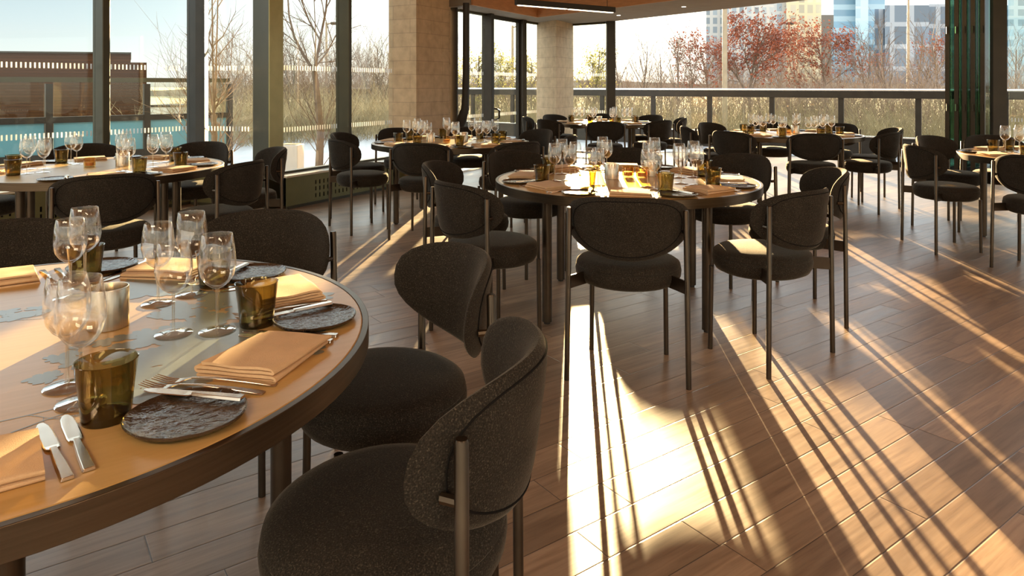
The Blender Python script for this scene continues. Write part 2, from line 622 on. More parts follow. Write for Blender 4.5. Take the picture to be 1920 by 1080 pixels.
def on_line(p0, d, px, off=0.0):
    """parameter t on p0 + t d (+ off along the inward normal) seen at column px"""
    u = (px - 960) / F
    nx, ny = d[1], -d[0]
    ax, ay = p0[0] + nx * off, p0[1] + ny * off
    t = (u * ay - ax) / (d[0] - u * d[1])
    return t


def lp(p0, d, t, off=0.0):
    return (p0[0] + d[0] * t + d[1] * off, p0[1] + d[1] * t - d[0] * off)


# ================================================================ SETTING
HEAD = 2.45
SILL = 0.35
L0, LD = (-1.57, 9.24), (0.477, 0.879)       # window wall beside the broad pillar and the doors
M0, MD = (-4.66, 6.40), (0.563, 0.826)       # window wall at the far left
ROOF = 3.4
TALL = 3.38

# floor
fl = MB().prism([(-13, -6), (11, -6), (11, 6.0), (7.6, 9.4), (6.6, 11.6), (5.85, 12.7), (3.1, 13.75), (1.7, 13.1), (0.55, 13.1), (-1.5, 9.4), (-2.5, 7.55), (-3.6, 7.95)], -0.06, 0.0).build('floor', M_FLOOR)
struct(fl)

# ceiling: low soffit along the glass, higher wood ceiling inside
cu = (0.43, 11.95)
ED = (0.560, -0.828)
sof = MB()
tP = 1.2
inl = [(cu[0] - LD[0] * 7, cu[1] - LD[1] * 7), cu]
sof.prism([lp(L0, LD, tP, -0.15), lp(L0, LD, 4.4, -0.15), (0.75, 13.9), (1.25, 13.4), (1.80, 12.70), cu, lp(L0, LD, tP, 0.465)], HEAD, ROOF)
sof.prism([cu, (1.80, 12.70), (1.80 + ED[0] * 17, 12.70 + ED[1] * 17), (cu[0] + 0.59 * 17, cu[1] - 0.807 * 17)], HEAD, ROOF)
struct(sof.build('ceiling', M_SOFFIT))
fas = MB()
fas.bar(lp(L0, LD, tP, 0.465), cu, 0.03, HEAD - 0.002, ROOF, off=0.02)
fas.bar(cu, (cu[0] + 0.59 * 17, cu[1] - 0.807 * 17), 0.03, HEAD - 0.002, ROOF, off=0.02)
fas.prism([(-13, -6), (11, -6), (11, -1), (1.8, 12.7), (0.5, 13.2), lp(L0, LD, 0, -0.15), lp(L0, LD, -2.0, -0.15), (-3.5, 8.0), lp(M0, MD, -9, -0.15)], ROOF, ROOF + 0.05)
struct(fas.build('trim_1', M_OAKCEIL))
# roof over the folded-back door bay, above the picture
rf = MB().prism([(1.8, 12.75), (6.45, 10.6), (7.3, 9.6), (11, 5.2), (11, -1)], ROOF, ROOF + 0.1)
struct(rf.build('ceiling_bay', M_SOFFIT))

# window bays; the room's unseen sides are glazed to let light in
WN = [0]


def window(p0, d, t0, t1, mull=(), sill=SILL, head=HEAD, frit=True, kick=True, marks=None, fm=None, mw=0.06, depth=0.14, pane=None):
    """one glazed bay between t0 and t1: pane, frame, sill and dash marking"""
    WN[0] += 1
    w = struct(empty('window_%d' % WN[0], (*lp(p0, d, (t0 + t1) / 2), 0)))
    o = Vector((w.location.x, w.location.y))

    def q(t, off=0.0):
        x, y = lp(p0, d, t, off)
        return (x - o.x, y - o.y)
    MB().bar(q(t0), q(t1), 0.014, sill, head).build('pane', pane or M_PANE, w)
    fr = MB()
    fr.bar(q(t0), q(t1), 0.07, head - 0.035, head, off=0.0)
    fr.bar(q(t0), q(t1), 0.07, sill - 0.02, sill + 0.025)
    fr.build('frame', fm or M_FRAME, w)
    if frit:
        mk = MB()
        n = int((t1 - t0) / 0.0385)
        for zc in (0.82, 1.49):
            for i in range(n):
                t = t0 + 0.03 + i * 0.0385
                if t > t1 - 0.03:
                    break
                mk.bar(q(t, 0.010), q(t + 0.013, 0.010), 0.003, zc - 0.026, zc + 0.026)
        mk.build('dash_marking', M_FRIT, w)
    return w, q


def mullion(name, p0, d, t0, t1, depth, z0=0.0, z1=HEAD, mat=None, back=0.05):
    m = MB()
    a, b = lp(p0, d, t0, -back), lp(p0, d, t1, -back)
    c, e = lp(p0, d, t1, depth), lp(p0, d, t0, depth)
    m.prism([a, b, c, e], z0, z1)
    o = struct(m.build(name, mat or M_FRAME))
    bevel(o, 0.006, 1)
    return o


TN = [1]


def trim(p0, d, px0, px1, depth, **kw):
    TN[0] += 1
    t0 = on_line(p0, d, px0)
    t1 = max(on_line(p0, d, px1, depth), t0 + 0.035)
    return mullion('trim_%d' % TN[0], p0, d, t0, t1, depth, **kw)


def kickwall(name, a, b, slots=None):
    """sill cabinet below the glass: face, top sill, vent slots"""
    a, b = Vector(a), Vector(b)
    d = (b - a).normalized()
    ln = (b - a).length
    n = Vector((d.y, -d.x))
    face = MB()
    dpt = 0.2
    f0, f1 = a + n * dpt, b + n * dpt
    if slots:
        s0, s1, rows = slots
        # sheet with real openings: build as strips around the slots
        pitch, wdt = 0.062, 0.018
        z_top = SILL - 0.02
        zs = [0.0]
        for (za, zb) in rows:
            zs += [za, zb]
        zs.append(z_top)
        for i in range(0, len(zs) - 1):
            za, zb = zs[i], zs[i + 1]
            if i % 2 == 0:
                face.bar(f0, f1, 0.004, za, zb)
            else:
                x = s0
                face.bar(f0, f0 + d * s0, 0.004, za, zb)
                while x < s1 - pitch:
                    face.bar(f0 + d * (x + wdt), f0 + d * (x + pitch), 0.004, za, zb)
                    x += pitch
                face.bar(f0 + d * x, f1, 0.004, za, zb)
    else:
        face.bar(f0, f1, 0.004, 0.0, SILL - 0.02)
    o = struct(face.build(name, M_PANEL))
    back = MB().bar(a - n * 0.02, b - n * 0.02, 0.03, 0.0, SILL - 0.02).build('back_panel', M_FRAMEDK, o)
    top = MB()
    top.prism([tuple(a - n * 0.03), tuple(b - n * 0.03), tuple(f1 + n * 0.012), tuple(f0 + n * 0.012)], SILL - 0.02, SILL)
    top.build('sill_top', M_SILL, o)
    sk = MB().bar(f0 + n * 0.004, f1 + n * 0.004, 0.01, 0.0, 0.03).build('skirting', M_FRAME, o)
    return o


# --- far-left window wall
tm = [on_line(M0, MD, 178), on_line(M0, MD, 355)]
for i, (ta, tb) in enumerate(((-6.6, -4.6), (-4.6, -2.7), (-2.7, -1.15), (-1.1, tm[0]), (tm[0] + 0.08, tm[1]))):
    window(M0, MD, ta, tb, head=TALL)
trim(M0, MD, 178, 207, 0.16, z1=TALL)
TN[0] += 1
mullion('trim_%d' % TN[0], M0, MD, -1.15, -1.08, 0.14, z1=TALL)
for t in (-2.7, -4.6, -6.6):
    TN[0] += 1
    mullion('trim_%d' % TN[0], M0, MD, t - 0.03, t + 0.03, 0.14, z1=TALL)
# corner post between the two planes
TN[0] += 1
struct(MB().prism([lp(M0, MD, tm[1], -0.05), lp(M0, MD, tm[1], 0.12), (-3.405, 7.80), (-3.43, 7.95)], 0, TALL).build('trim_%d' % TN[0], M_FRAMEDK))
W30, W3D = (-3.41, 7.86), Vector((0.57, -0.14)).normalized()
window(W30, W3D, 0.0, 0.587, head=TALL)
# broad dark post; thin added panel paints the light on its return
TN[0] += 1
struct(MB().prism([(-2.85, 7.74), (-2.80, 7.62), (-2.535, 7.34), (-2.46, 7.55), (-2.60, 7.85)], 0, TALL).build('trim_%d' % TN[0], M_FRAME))
TN[0] += 1
struct(MB().bar((-2.537, 7.336), (-2.462, 7.546), 0.012, SILL, TALL, off=0.007).build('trim_%d' % TN[0], M_LITRETURN))
kickwall('baseboard_left', lp(M0, MD, -7), lp(M0, MD, tm[1] + 0.1), slots=(5.2, 8.7, [(0.06, 0.11), (0.13, 0.18)]))
kickwall('baseboard_corner', (-3.45, 7.87), (-2.8, 7.70))

# --- window wall beside the broad pillar
tl = {p: on_line(L0, LD, p) for p in (527, 635, 737, 842, 858, 908, 972, 1007)}
window(L0, LD, tl[527], tl[635], head=TALL)
trim(L0, LD, 635, 660, 0.16, z1=TALL)
window(L0, LD, tl[635] + 0.1, tl[737], head=TALL)
kickwall('baseboard_window', lp(L0, LD, tl[527] - 0.12), lp(L0, LD, tl[737]), slots=(0.42, 1.9, [(0.07, 0.115), (0.145, 0.19), (0.215, 0.26)]))
p1 = MB().prism([lp(L0, LD, 0.0, 0.385), lp(L0, LD, 0.76, 0.385), lp(L0, LD, 0.76, 0.05), lp(L0, LD, 1.30, 0.05), lp(L0, LD, 1.30, -0.06), lp(L0, LD, 0.0, -0.06)], 0, ROOF)
wall_uv(struct(p1.build('wall_pillar', M_STONE)))
trim(L0, LD, 844, 859, 0.12, mat=M_FRAMEDK)
window(L0, LD, tl[858], tl[908], sill=0.06)
trim(L0, LD, 908, 927, 0.14, mat=M_FRAMEDK)
# glazed door with its pull handle
dt0, dt1 = tl[908] + 0.07, tl[972]
dr = struct(empty('door_1', (*lp(L0, LD, (dt0 + dt1) / 2), 0)))
do_ = Vector(dr.location[:2])


def dq(t, off=0.0):
    x, y = lp(L0, LD, t, off)
    return (x - do_.x, y - do_.y)


MB().bar(dq(dt0), dq(dt1), 0.014, 0.08, HEAD - 0.04).build('pane', M_PANE, dr)
dfr = MB()
dfr.bar(dq(dt0), dq(dt1), 0.06, 0.0, 0.1).bar(dq(dt0), dq(dt1), 0.06, HEAD - 0.06, HEAD)
dfr.bar(dq(dt0), dq(dt0 + 0.045), 0.06, 0.1, HEAD - 0.06).bar(dq(dt1 - 0.045), dq(dt1), 0.06, 0.1, HEAD - 0.06)
dfr.build('door_frame', M_FRAMEDK, dr)
dmk = MB()
for i in range(int((dt1 - dt0 - 0.12) / 0.0385)):
    for zc in (0.82, 1.49):
        t = dt0 + 0.06 + i * 0.0385
        dmk.bar(dq(t, 0.01), dq(t + 0.013, 0.01), 0.003, zc - 0.026, zc + 0.026)
dmk.build('dash_marking', M_FRIT, dr)
ht = dt0 + 0.14
hpts = [(*dq(ht, 0.0), 0.74), (*dq(ht, 0.10), 0.74), (*dq(ht + 0.03, 0.14), 0.77), (*dq(ht + 0.03, 0.14), 0.89), (*dq(ht, 0.10), 0.92), (*dq(ht, 0.0), 0.92)]
MB().tube(hpts, 0.016, 10).build('handle', M_FRAMEDK, dr)
trim(L0, LD, 972, 988, 0.1, mat=M_FRAMEDK)
window(L0, LD, tl[972] + 0.08, tl[1007], sill=0.06)
# slim stone pillar at the corner
p2 = MB().prism([(0.455, 12.98), (0.775, 12.36), (1.15, 13.2), (0.84, 13.85)], 0, ROOF)
wall_uv(struct(p2.build('wall_column', M_STONE)))
# bay between the slim pillar and the terrace post
C0 = (1.15, 13.2)
CDv = (Vector((1.72, 12.72)) - Vector(C0))
window(C0, CDv.normalized(), 0.0, CDv.length - 0.03, sill=0.06)
TN[0] += 1
po = MB().box((1.775, 12.66, HEAD / 2), (0.155, 0.15, HEAD), R(0))
bevel(struct(po.build('trim_%d' % TN[0], M_FRAMEDK)), 0.006, 1)
# threshold strip and head beam of the terrace opening
TN[0] += 1
th = MB()
TH = [(1.85, 13.15), (3.1, 13.70), (5.85, 12.66), (6.5, 11.75), (6.75, 10.9)]
for a, b in zip(TH[:-1], TH[1:]):
    th.bar(a, b, 0.09, -0.02, 0.006)
struct(th.build('trim_%d' % TN[0], M_FRAMEDK))
TN[0] += 1
struct(MB().bar((6.15, 10.62), (7.25, 9.75), 0.2, 2.95, ROOF).build('trim_%d' % TN[0], M_FRAMEDK))

# folded stack of glass doors (each leaf seen nearly edge on)
LEAF = [(1776, 1790, 10.25), (1793, 1808, 10.2), (1808, 1824, 10.14), (1824, 1842, 10.08), (1842, 1858, 10.02)]
for i, (pa, pb, Y) in enumerate(LEAF):
    lf = struct(empty('door_%d' % (i + 2), (px_at(pa, Y), Y, 0)))
    hd = Vector((0.70, 0.714))               # leaf runs outward
    dv = Vector((hd.x * 0.92, hd.y * 0.92))
    MB().bar((0.05, 0.05), dv * 0.94, 0.02, 0.1, 2.86).build('pane', M_GREENPANE, lf)
    fr = MB()
    fr.bar((0, 0), hd * 0.055, 0.055, 0.02, 2.95)
    fr.bar(dv - hd * 0.055, dv, 0.055, 0.02, 2.95)
    fr.bar(hd * 0.055, dv - hd * 0.055, 0.05, 0.02, 0.11).bar(hd * 0.055, dv - hd * 0.055, 0.05, 2.86, 2.95)
    fr.build('leaf_frame', M_FRAMEDK, lf)
    MB().box((0, 0, 0.012), (0.05, 0.05, 0.024), 0.7).build('floor_guide', M_STEEL, lf)
    hg = MB()
    for z in (0.98, 2.1):
        hg.tube([(-0.02, -0.03, z - 0.05), (-0.02, -0.03, z + 0.05)], 0.012, 8)
    hg.build('hinge', M_FRAMEDK, lf)
# post and fixed glazing beyond the stack
TN[0] += 1
struct(MB().box((px_at(1872, 9.9), 9.9, 1.5), (0.165, 0.16, 3.0), R(-20)).build('trim_%d' % TN[0], M_FRAMEDK))
R0, RDv = (px_at(1884, 9.9), 9.85), Vector((0.66, -0.75)).normalized()
window(R0, RDv, 0.02, 1.6, sill=0.06, head=3.0)
window(R0, RDv, 1.68, 3.4, sill=0.06, head=3.0)
window(R0, RDv, 3.48, 5.2, sill=0.06, head=3.0)
for t in (1.64, 3.44, 5.24):
    TN[0] += 1
    mullion('trim_%d' % TN[0], R0, (RDv.x, RDv.y), t - 0.03, t + 0.03, 0.12, z1=3.0, mat=M_FRAMEDK)
window((10.9, 5.9), (0.0, -1.0), 0.1, 11.5, sill=0.06, head=TALL, frit=False)  # unseen right side, made glass to let more sky light in
window((10.8, -6.0), (-1.0, 0.0), 0.1, 23.5, sill=0.3, head=TALL, frit=False)  # unseen rear side, glazed so sky light fills the room

# black gathered drape beside the doors
dpt_ = 9.75
dp = [(px_at(874, dpt_), dpt_, 2.44), (px_at(874, dpt_), dpt_, 2.0), (px_at(874, dpt_), dpt_, 1.5), (px_at(873, dpt_), dpt_, 1.15), (px_at(872, dpt_), dpt_, 0.98), (px_at(866, dpt_), dpt_, 0.83), (px_at(858, dpt_), dpt_ + 0.1, 0.68), (px_at(853, dpt_), dpt_ + 0.15, 0.3), (px_at(852, dpt_), dpt_ + 0.15, 0.0)]
o = MB().tube(dp, [0.045, 0.047, 0.048, 0.05, 0.055, 0.07, 0.062, 0.055, 0.06], 12).build('drape', M_DRAPE)
tag(o, 'slim black gathered drape hanging between the broad pillar and the glazed door', 'drape')

# linear pendant lamp and two downlights
lampY = 9.4
la = (px_at(967, 8.94), 8.94)
lb = (px_at(1152, 9.9), 9.9)
lm = empty('linear_pendant', ((la[0] + lb[0]) / 2, (la[1] + lb[1]) / 2, 2.36), math.atan2(lb[1] - la[1], lb[0] - la[0]))
tag(lm, 'long dark linear pendant lamp with glowing underside hanging below the ceiling', 'lamp')
LL = math.hypot(lb[0] - la[0], lb[1] - la[1])
bevel(MB().box((0, 0, 0), (LL, 0.06, 0.075)).build('housing', M_FRAMEDK, lm), 0.004, 1)
MB().box((-LL * 0.245, 0, -0.040), (LL * 0.465, 0.042, 0.012)).build('diffuser', M_LAMP, lm)
MB().box((LL * 0.245, 0, -0.040), (LL * 0.465, 0.042, 0.012)).build('diffuser', M_LAMP, lm)
for s in (-1, 1):
    MB().tube([(s * LL * 0.42, 0, 0.03), (s * LL * 0.42, 0, ROOF - 2.36)], 0.004, 6).build('suspension_rod', M_FRAMEDK, lm)
for (px, Y, lab) in ((1282, 10.26, 'small round downlight in the soffit nearer the open terrace edge'), (1160, 11.5, 'small round downlight in the soffit above the slim corner post')):
    d = empty('downlight', (px_at(px, Y), Y, HEAD))
    tag(d, lab, 'light', 'downlights in the soffit')
    MB().lathe([(0.0, -0.004), (0.035, -0.004), (0.045, -0.006), (0.045, 0.0)], 20).build('rim', M_STEEL, d)
    MB().lathe([(0.0, -0.010), (0.030, -0.009), (0.030, -0.004)], 20).build('lens', M_DOWN, d)
# ================================================================ CHAIRS AND TABLES
SEAT_Z = 0.512


def chair_parts():
    P = {}
    prof = [(0.0, 0.392), (0.13, 0.392), (0.195, 0.396), (0.220, 0.408), (0.233, 0.432), (0.236, 0.455), (0.2335, 0.470), (0.2305, 0.4735), (0.2325, 0.477), (0.229, 0.490), (0.212, 0.502), (0.18, 0.509), (0.10, 0.514), (0.0, 0.515)]
    m = MB().lathe(prof, 48, 1.03, 0.98)
    P['seat'] = m.mesh('seat', M_FELT)
    # backrest: a curved upholstered shell, wide rounded top, deep curved bottom
    cz, up, lo, hw = 0.700, 0.124, 0.156, 0.274

    def out(phi):
        c, s = cos(phi), sin(phi)
        h, n = (up, 2.9) if s >= 0 else (lo, 2.15)
        r = (abs(c / hw) ** n + abs(s / h) ** n) ** (-1 / n)
        return r * c, r * s

    def bend(x, dz):
        return -0.276 + 2.0 * x * x - 0.13 * dz
    nph = 56
    m = MB()
    ss = [0.0, 0.35, 0.65, 0.82, 0.92, 0.97, 1.0]
    rings = []
    for side in (1, -1):
        seq = ss if side > 0 else ss[-2::-1]
        for s in seq:
            th = 0.023 * (max(0.0, 1 - s ** 5)) ** 0.5 + (0.004 * (1 - s * s) if side > 0 else 0)
            ring = []
            for k in range(nph):
                x, dz = out(2 * pi * k / nph)
                x *= s
                dz *= s
                ring.append((x, bend(x, dz) + side * th, cz + dz))
            rings.append(ring)
    vs, fs = [], []
    ids = []
    for r in rings:
        if abs(r[0][0] - r[nph // 2][0]) < 1e-6:
            ids.append([len(vs)])
            vs.append(r[0])
        else:
            ids.append(list(range(len(vs), len(vs) + nph)))
            vs.extend(r)
    for a, b in zip(ids[:-1], ids[1:]):
        for k in range(nph):
            k2 = (k + 1) % nph
            if len(a) == 1:
                fs.append((a[0], b[k2], b[k]))
            elif len(b) == 1:
                fs.append((a[k], a[k2], b[0]))
            else:
                fs.append((a[k], a[k2], b[k2], b[k]))
    m.add(vs, fs, True)
    P['backrest'] = m.mesh('backrest', M_FELT)
    # stitched border on the outer face
    s = 0.86
    pth = []
    for k in range(nph + 1):
        x, dz = out(2 * pi * k / nph)
        x *= s
        dz *= s
        pth.append((x, bend(x, dz) - 0.023 * (1 - s ** 5) ** 0.5 - 0.0005, cz + dz))
    P['piping'] = MB().tube(pth, 0.0021, 5, caps=False).mesh('piping', M_SEAM)
    for sx, nm in ((-1, 'a'), (1, 'b')):
        P['rear' + nm] = MB().tube([(sx * 0.262, -0.214, 0.0), (sx * 0.250, -0.210, 0.759), (sx * 0.250, -0.210, 0.763)], [0.0118, 0.0118, 0.0095], 12).mesh('leg', M_BRONZE)
        P['front' + nm] = MB().tube([(sx * 0.180, 0.168, 0.0), (sx * 0.176, 0.164, 0.41)], 0.0115, 12).mesh('leg', M_BRONZE)
        b = MB()
        b.bar((sx * 0.255, -0.222), (sx * 0.170, -0.10), 0.007, 0.405, 0.462)
        P['bracket' + nm] = b.mesh('bracket', M_BRONZE)
        P['pin' + nm] = MB().tube([(sx * 0.250, -0.211, 0.665), (sx * 0.242, -0.176, 0.665)], 0.009, 8).mesh('pin', M_BRONZE)
    return P


CP = chair_parts()


def mk(name, me, parent, label=None):
    o = bpy.data.objects.new(name, me)
    COL.objects.link(o)
    o.parent = parent
    if label:
        o['label'] = label
    return o


def make_chair():
    c = empty('dining_chair')
    mk('seat', CP['seat'], c)
    b = mk('backrest', CP['backrest'], c)
    mk('piping', CP['piping'], b)
    for s in 'ab':
        mk('leg', CP['rear' + s], c)
        mk('leg', CP['front' + s], c)
        mk('bracket', CP['bracket' + s], c)
        mk('pin', CP['pin' + s], b)
    return c


CHAIR0 = make_chair()
USED = {}


def first_or_copy(proto):
    if proto.name not in USED:
        USED[proto.name] = 1
        return proto
    return copy_tree(proto)


TR = 0.775
TZ = 0.74


def make_table():
    t = empty('round_table')
    MB().lathe([(0.0, 0.705), (0.760, 0.705), (0.760, TZ - 0.002), (0.757, TZ), (0.0, TZ)], 96, smooth=False).build('tabletop', M_TOP, t)
    eb = MB().lathe([(0.7605, 0.692), (TR, 0.692), (TR, TZ + 0.0005), (0.7605, TZ + 0.0005)], 128, closed=True)
    o = eb.build('edge_band', M_EDGE, t)
    bevel(o, 0.0012, 2)
    for a in (0.0, pi / 2):
        bevel(MB().box((0, 0, 0.6815 - (0.0 if a == 0 else 0.0005)), (1.30, 0.085, 0.025), a).build('support_beam', M_BRONZE, t), 0.003, 1)
    for k in range(4):
        a = k * pi / 2
        l = MB().tube([(0.6 * cos(a), 0.6 * sin(a), 0.012), (0.6 * cos(a), 0.6 * sin(a), 0.67)], 0.027, 20).build('leg', M_BRONZE, t)
        MB().tube([(0.6 * cos(a), 0.6 * sin(a), 0.0), (0.6 * cos(a), 0.6 * sin(a), 0.012)], 0.018, 12).build('glide', M_FRAMEDK, l)
    return t


TABLE0 = make_table()

# ---- tableware prototypes (origin at the centre of the foot)


def wine_parts(s, h, r):
    """bowl, stem, foot of a stemmed glass: height h, bowl radius r"""
    zb = h * 0.44
    bowl = [(0.0035, zb), (0.012, zb + 0.003), (r * 0.62, zb + 0.013), (r * 0.88, zb + 0.029), (r, zb + 0.052), (r * 0.985, zb + 0.072), (r * 0.92, zb + 0.096), (r * 0.82, h - 0.001), (r * 0.80, h), (r * 0.785, h - 0.0015), (r * 0.885, zb + 0.096), (r * 0.95, zb + 0.072), (r * 0.965, zb + 0.052), (r * 0.845, zb + 0.0305), (r * 0.58, zb + 0.0155), (0.010, zb + 0.0065), (0.0, zb + 0.006)]
    b = MB().lathe(bowl, 36)
    st = MB().lathe([(0.0048, 0.006), (0.0036, 0.014), (0.0032, 0.04), (0.0034, zb - 0.01), (0.0042, zb + 0.001)], 12)
    ft = MB().lathe([(0.0, 0.0), (0.038, 0.0), (0.0405, 0.0015), (0.038, 0.003), (0.02, 0.0045), (0.008, 0.0065), (0.0, 0.008)], 32)
    return b, st, ft


def make_wine(name, h, r, parts):
    b, st, ft = wine_parts(1, h, r)
    if parts:
        e = empty(name)
        b.build('bowl', M_WINE, e)
        st.build('stem', M_STEM, e)
        ft.build('foot', M_STEM, e)
        return e
    m = MB()
    for q in (b, st, ft):
        m.add(q.v, q.f, True)
    return m.build(name, M_WINE)


def make_tumbler(parts):
    e = empty('tumbler')
    wall = [(0.0365, 0.0), (0.0375, 0.002), (0.0425, 0.055), (0.048, 0.099), (0.0490, 0.100), (0.0470, 0.1005), (0.0460, 0.099), (0.0405, 0.055), (0.0362, 0.013)]
    MB().lathe(wall, 36).build('glass_wall', M_TUMBLER, e)
    MB().lathe([(0.0, 0.0), (0.0364, 0.0), (0.0366, 0.012), (0.025, 0.0135), (0.0, 0.010)], 36).build('thick_base', M_TUMBASE, e)
    return e


def make_plate():
    random.seed(3)
    m = MB()
    prof = [(0.0, 0.0), (0.06, 0.0), (0.085, 0.003), (0.0945, 0.0085), (0.096, 0.012), (0.094, 0.0135), (0.0915, 0.0115), (0.083, 0.0085), (0.05, 0.0075), (0.0, 0.007)]
    m.lathe(prof, 56)
    v = []
    for x, y, z in m.v:
        a = math.atan2(y, x)
        k = 1 + 0.018 * sin(2 * a + 0.6) + 0.01 * sin(5 * a)
        d = 0.0012 * mnoise.noise(Vector((x * 60, y * 60, 3))) if z > 0.006 else 0
        v.append((x * k, y * k, z + d))
    m.v = v
    return m.build('side_plate', M_PLATE)


def make_napkin():
    """linen folded over three times: an S of soft layers"""
    m = MB()
    w = 0.083
    th = 0.0022
    path = []

    def seg(x0, x1, z, n=8):
        for i in range(n):
            path.append((x0 + (x1 - x0) * i / (n - 1), z))

    def turn(x, z0, z1, sgn):
        c = (z0 + z1) / 2
        r = (z1 - z0) / 2
        for i in range(1, 6):
            a = -pi / 2 + pi * i / 6
            path.append((x + sgn * r * 1.4 * cos(a), c + r * sin(a)))
    zz = [0.0022, 0.0086, 0.0150, 0.0214]
    seg(-w, w - 0.004, zz[0])
    turn(w - 0.004, zz[0], zz[1], 1)
    seg(w - 0.006, -w + 0.004, zz[1])
    turn(-w + 0.004, zz[1], zz[2], -1)
    seg(-w + 0.006, w - 0.003, zz[2])
    turn(w - 0.003, zz[2], zz[3], 1)
    seg(w - 0.007, -w + 0.018, zz[3])
    n = len(path)
    nor = []
    for i in range(n):
        a, b = path[max(i - 1, 0)], path[min(i + 1, n - 1)]
        dx, dz = b[0] - a[0], b[1] - a[1]
        l = math.hypot(dx, dz) or 1
        nor.append((-dz / l, dx / l))
    loop = [(path[i][0] + nor[i][0] * th, path[i][1] + nor[i][1] * th) for i in range(n)] + [(path[i][0] - nor[i][0] * th, path[i][1] - nor[i][1] * th) for i in range(n - 1, -1, -1)]
    ny = 13
    N = len(loop)
    vs = []
    for j in range(ny):
        f = j / (ny - 1)
        y = (f - 0.5) * 0.208
        for k, (x, z) in enumerate(loop):
            zf = z / 0.0236
            wob = 0.0028 * zf * mnoise.noise(Vector((x * 18, y * 14, zf * 0.4)))
            skew = (0.10 + 0.05 * zf) * y * zf + 0.004 * zf * sin(f * 5)
            puff = 0.004 * zf * (0.5 + 0.5 * cos(2 * pi * (f - 0.5))) * max(0.0, 1 - (x / 0.09) ** 2)
            yy = y * (1 - 0.05 * zf) + 0.004 * zf
            vs.append((x + skew, yy, max(0.0001, z * (0.92 + 0.1 * sin(3 * f + 1)) + wob + puff * 0.6)))
    fs = []
    for j in range(ny - 1):
        for k in range(N):
            k2 = (k + 1) % N
            fs.append((j * N + k, j * N + k2, (j + 1) * N + k2, (j + 1) * N + k))
    m.add(vs, fs, True)
    for j in (0, ny - 1):
        for i in range(n - 1):
            a, b, c, d = j * N + i, j * N + i + 1, j * N + (N - 2 - i), j * N + (N - 1 - i)
            m.f.append([a, b, c, d] if j else [d, c, b, a])
            m.s.append(False)
    return m.build('napkin', M_NAPKIN)


def strip(m, pts, z_th=0.0022):
    """flat metal ribbon: pts = (x, half width, z)"""
    vs, fs = [], []
    for x, w, z in pts:
        vs += [(x, -w, z), (x, w, z), (x, w * 0.8, z + z_th), (x, -w * 0.8, z + z_th)]
    for i in range(len(pts) - 1):
        o = 4 * i
        for a, b in ((0, 1), (1, 2), (2, 3), (3, 0)):
            fs.append((o + a, o + b, o + b + 4, o + a + 4))
    fs.append((3, 2, 1, 0))
    o = 4 * (len(pts) - 1)
    fs.append((o, o + 1, o + 2, o + 3))
    m.add(vs, fs, False)


def make_fork():
    m = MB()
    strip(m, [(0.118, 0.0075, 0.0), (0.110, 0.0095, 0.001), (0.06, 0.0065, 0.006), (0.0, 0.0035, 0.010), (-0.045, 0.003, 0.009), (-0.056, 0.006, 0.006), (-0.064, 0.0115, 0.0035), (-0.074, 0.0125, 0.002)], 0.002)
    for k in range(4):
        y = -0.0099 + k * 0.0066
        v = len(m.v)
        strip(m, [(-0.073, 0.0022, 0.002), (-0.095, 0.0019, 0.004), (-0.118, 0.0009, 0.010)], 0.0016)
        for i in range(v, len(m.v)):
            x, yy, z = m.v[i]
            m.v[i] = (x, yy + y, z)
    o = m.build('fork', M_STEEL)
    bevel(o, 0.0006, 1)
    return o


def make_knife(name, ln):
    m = MB()
    h = ln / 2
    strip(m, [(h, 0.0085, 0.0), (h - 0.002, 0.0092, 0.0), (h - 0.05, 0.0082, 0.0), (0.012, 0.006, 0.0), (0.0, 0.0055, 0.0)], 0.0055)
    strip(m, [(0.004, 0.005, 0.002), (-0.001, 0.0105, 0.0015), (-0.012, 0.0118, 0.001), (-h * 0.6, 0.0118, 0.0006), (-h * 0.85, 0.0100, 0.0005), (-h * 0.97, 0.006, 0.0004), (-h, 0.001, 0.0004)], 0.0013)
    o = m.build(name, M_STEEL)
    bevel(o, 0.0009, 1)
    return o


def make_pot():
    e = empty('steel_pot')
    MB().lathe([(0.0, 0.0), (0.042, 0.0), (0.0435, 0.0015), (0.0435, 0.091), (0.0427, 0.0925), (0.041, 0.0925), (0.0405, 0.091), (0.0405, 0.06), (0.0, 0.06)], 40).build('pot_wall', M_BRUSHED, e)
    return e


def make_votive():
    e = empty('votive_candle')
    MB().lathe([(0.0, 0.0), (0.033, 0.0), (0.036, 0.003), (0.0385, 0.06), (0.0375, 0.061), (0.036, 0.06), (0.034, 0.008), (0.0, 0.007)], 32).build('glass_cup', M_AMBER, e)
    w = MB().lathe([(0.0, 0.0075), (0.026, 0.0075), (0.0265, 0.03), (0.0, 0.031)], 24).build('wax', M_CANDLE, e)
    MB().tube([(0, 0, 0.030), (0.0005, 0, 0.037)], 0.0008, 5).build('wick', M_FRAMEDK, w)
    return e


PROTO = {
    'wineA': make_wine('wine_glass', 0.222, 0.0405, True), 'wineB': make_wine('wine_glass', 0.208, 0.0395, True),
    'wineC': make_wine('wine_glass', 0.222, 0.0405, False), 'wineD': make_wine('wine_glass', 0.208, 0.0395, False),
    'tumbler': make_tumbler(True), 'plate': make_plate(), 'napkin': make_napkin(), 'fork': make_fork(),
    'knife': make_knife('table_knife', 0.225), 'butter': make_knife('butter_knife', 0.195), 'pot': make_pot(), 'votive': make_votive(),
}

JR = random.Random(21)


def put(key, x, y, z, rz, label, cat, group):
    px, py = to_px(x, y, z)
    if px > 1945 or px < (-160 if key == 'napkin' else -25) or py > 1110:
        return None
    o = first_or_copy(PROTO[key])
    o.location = (x, y, z)
    o.rotation_euler = (0, 0, rz)
    return tag(o, label, cat, group)


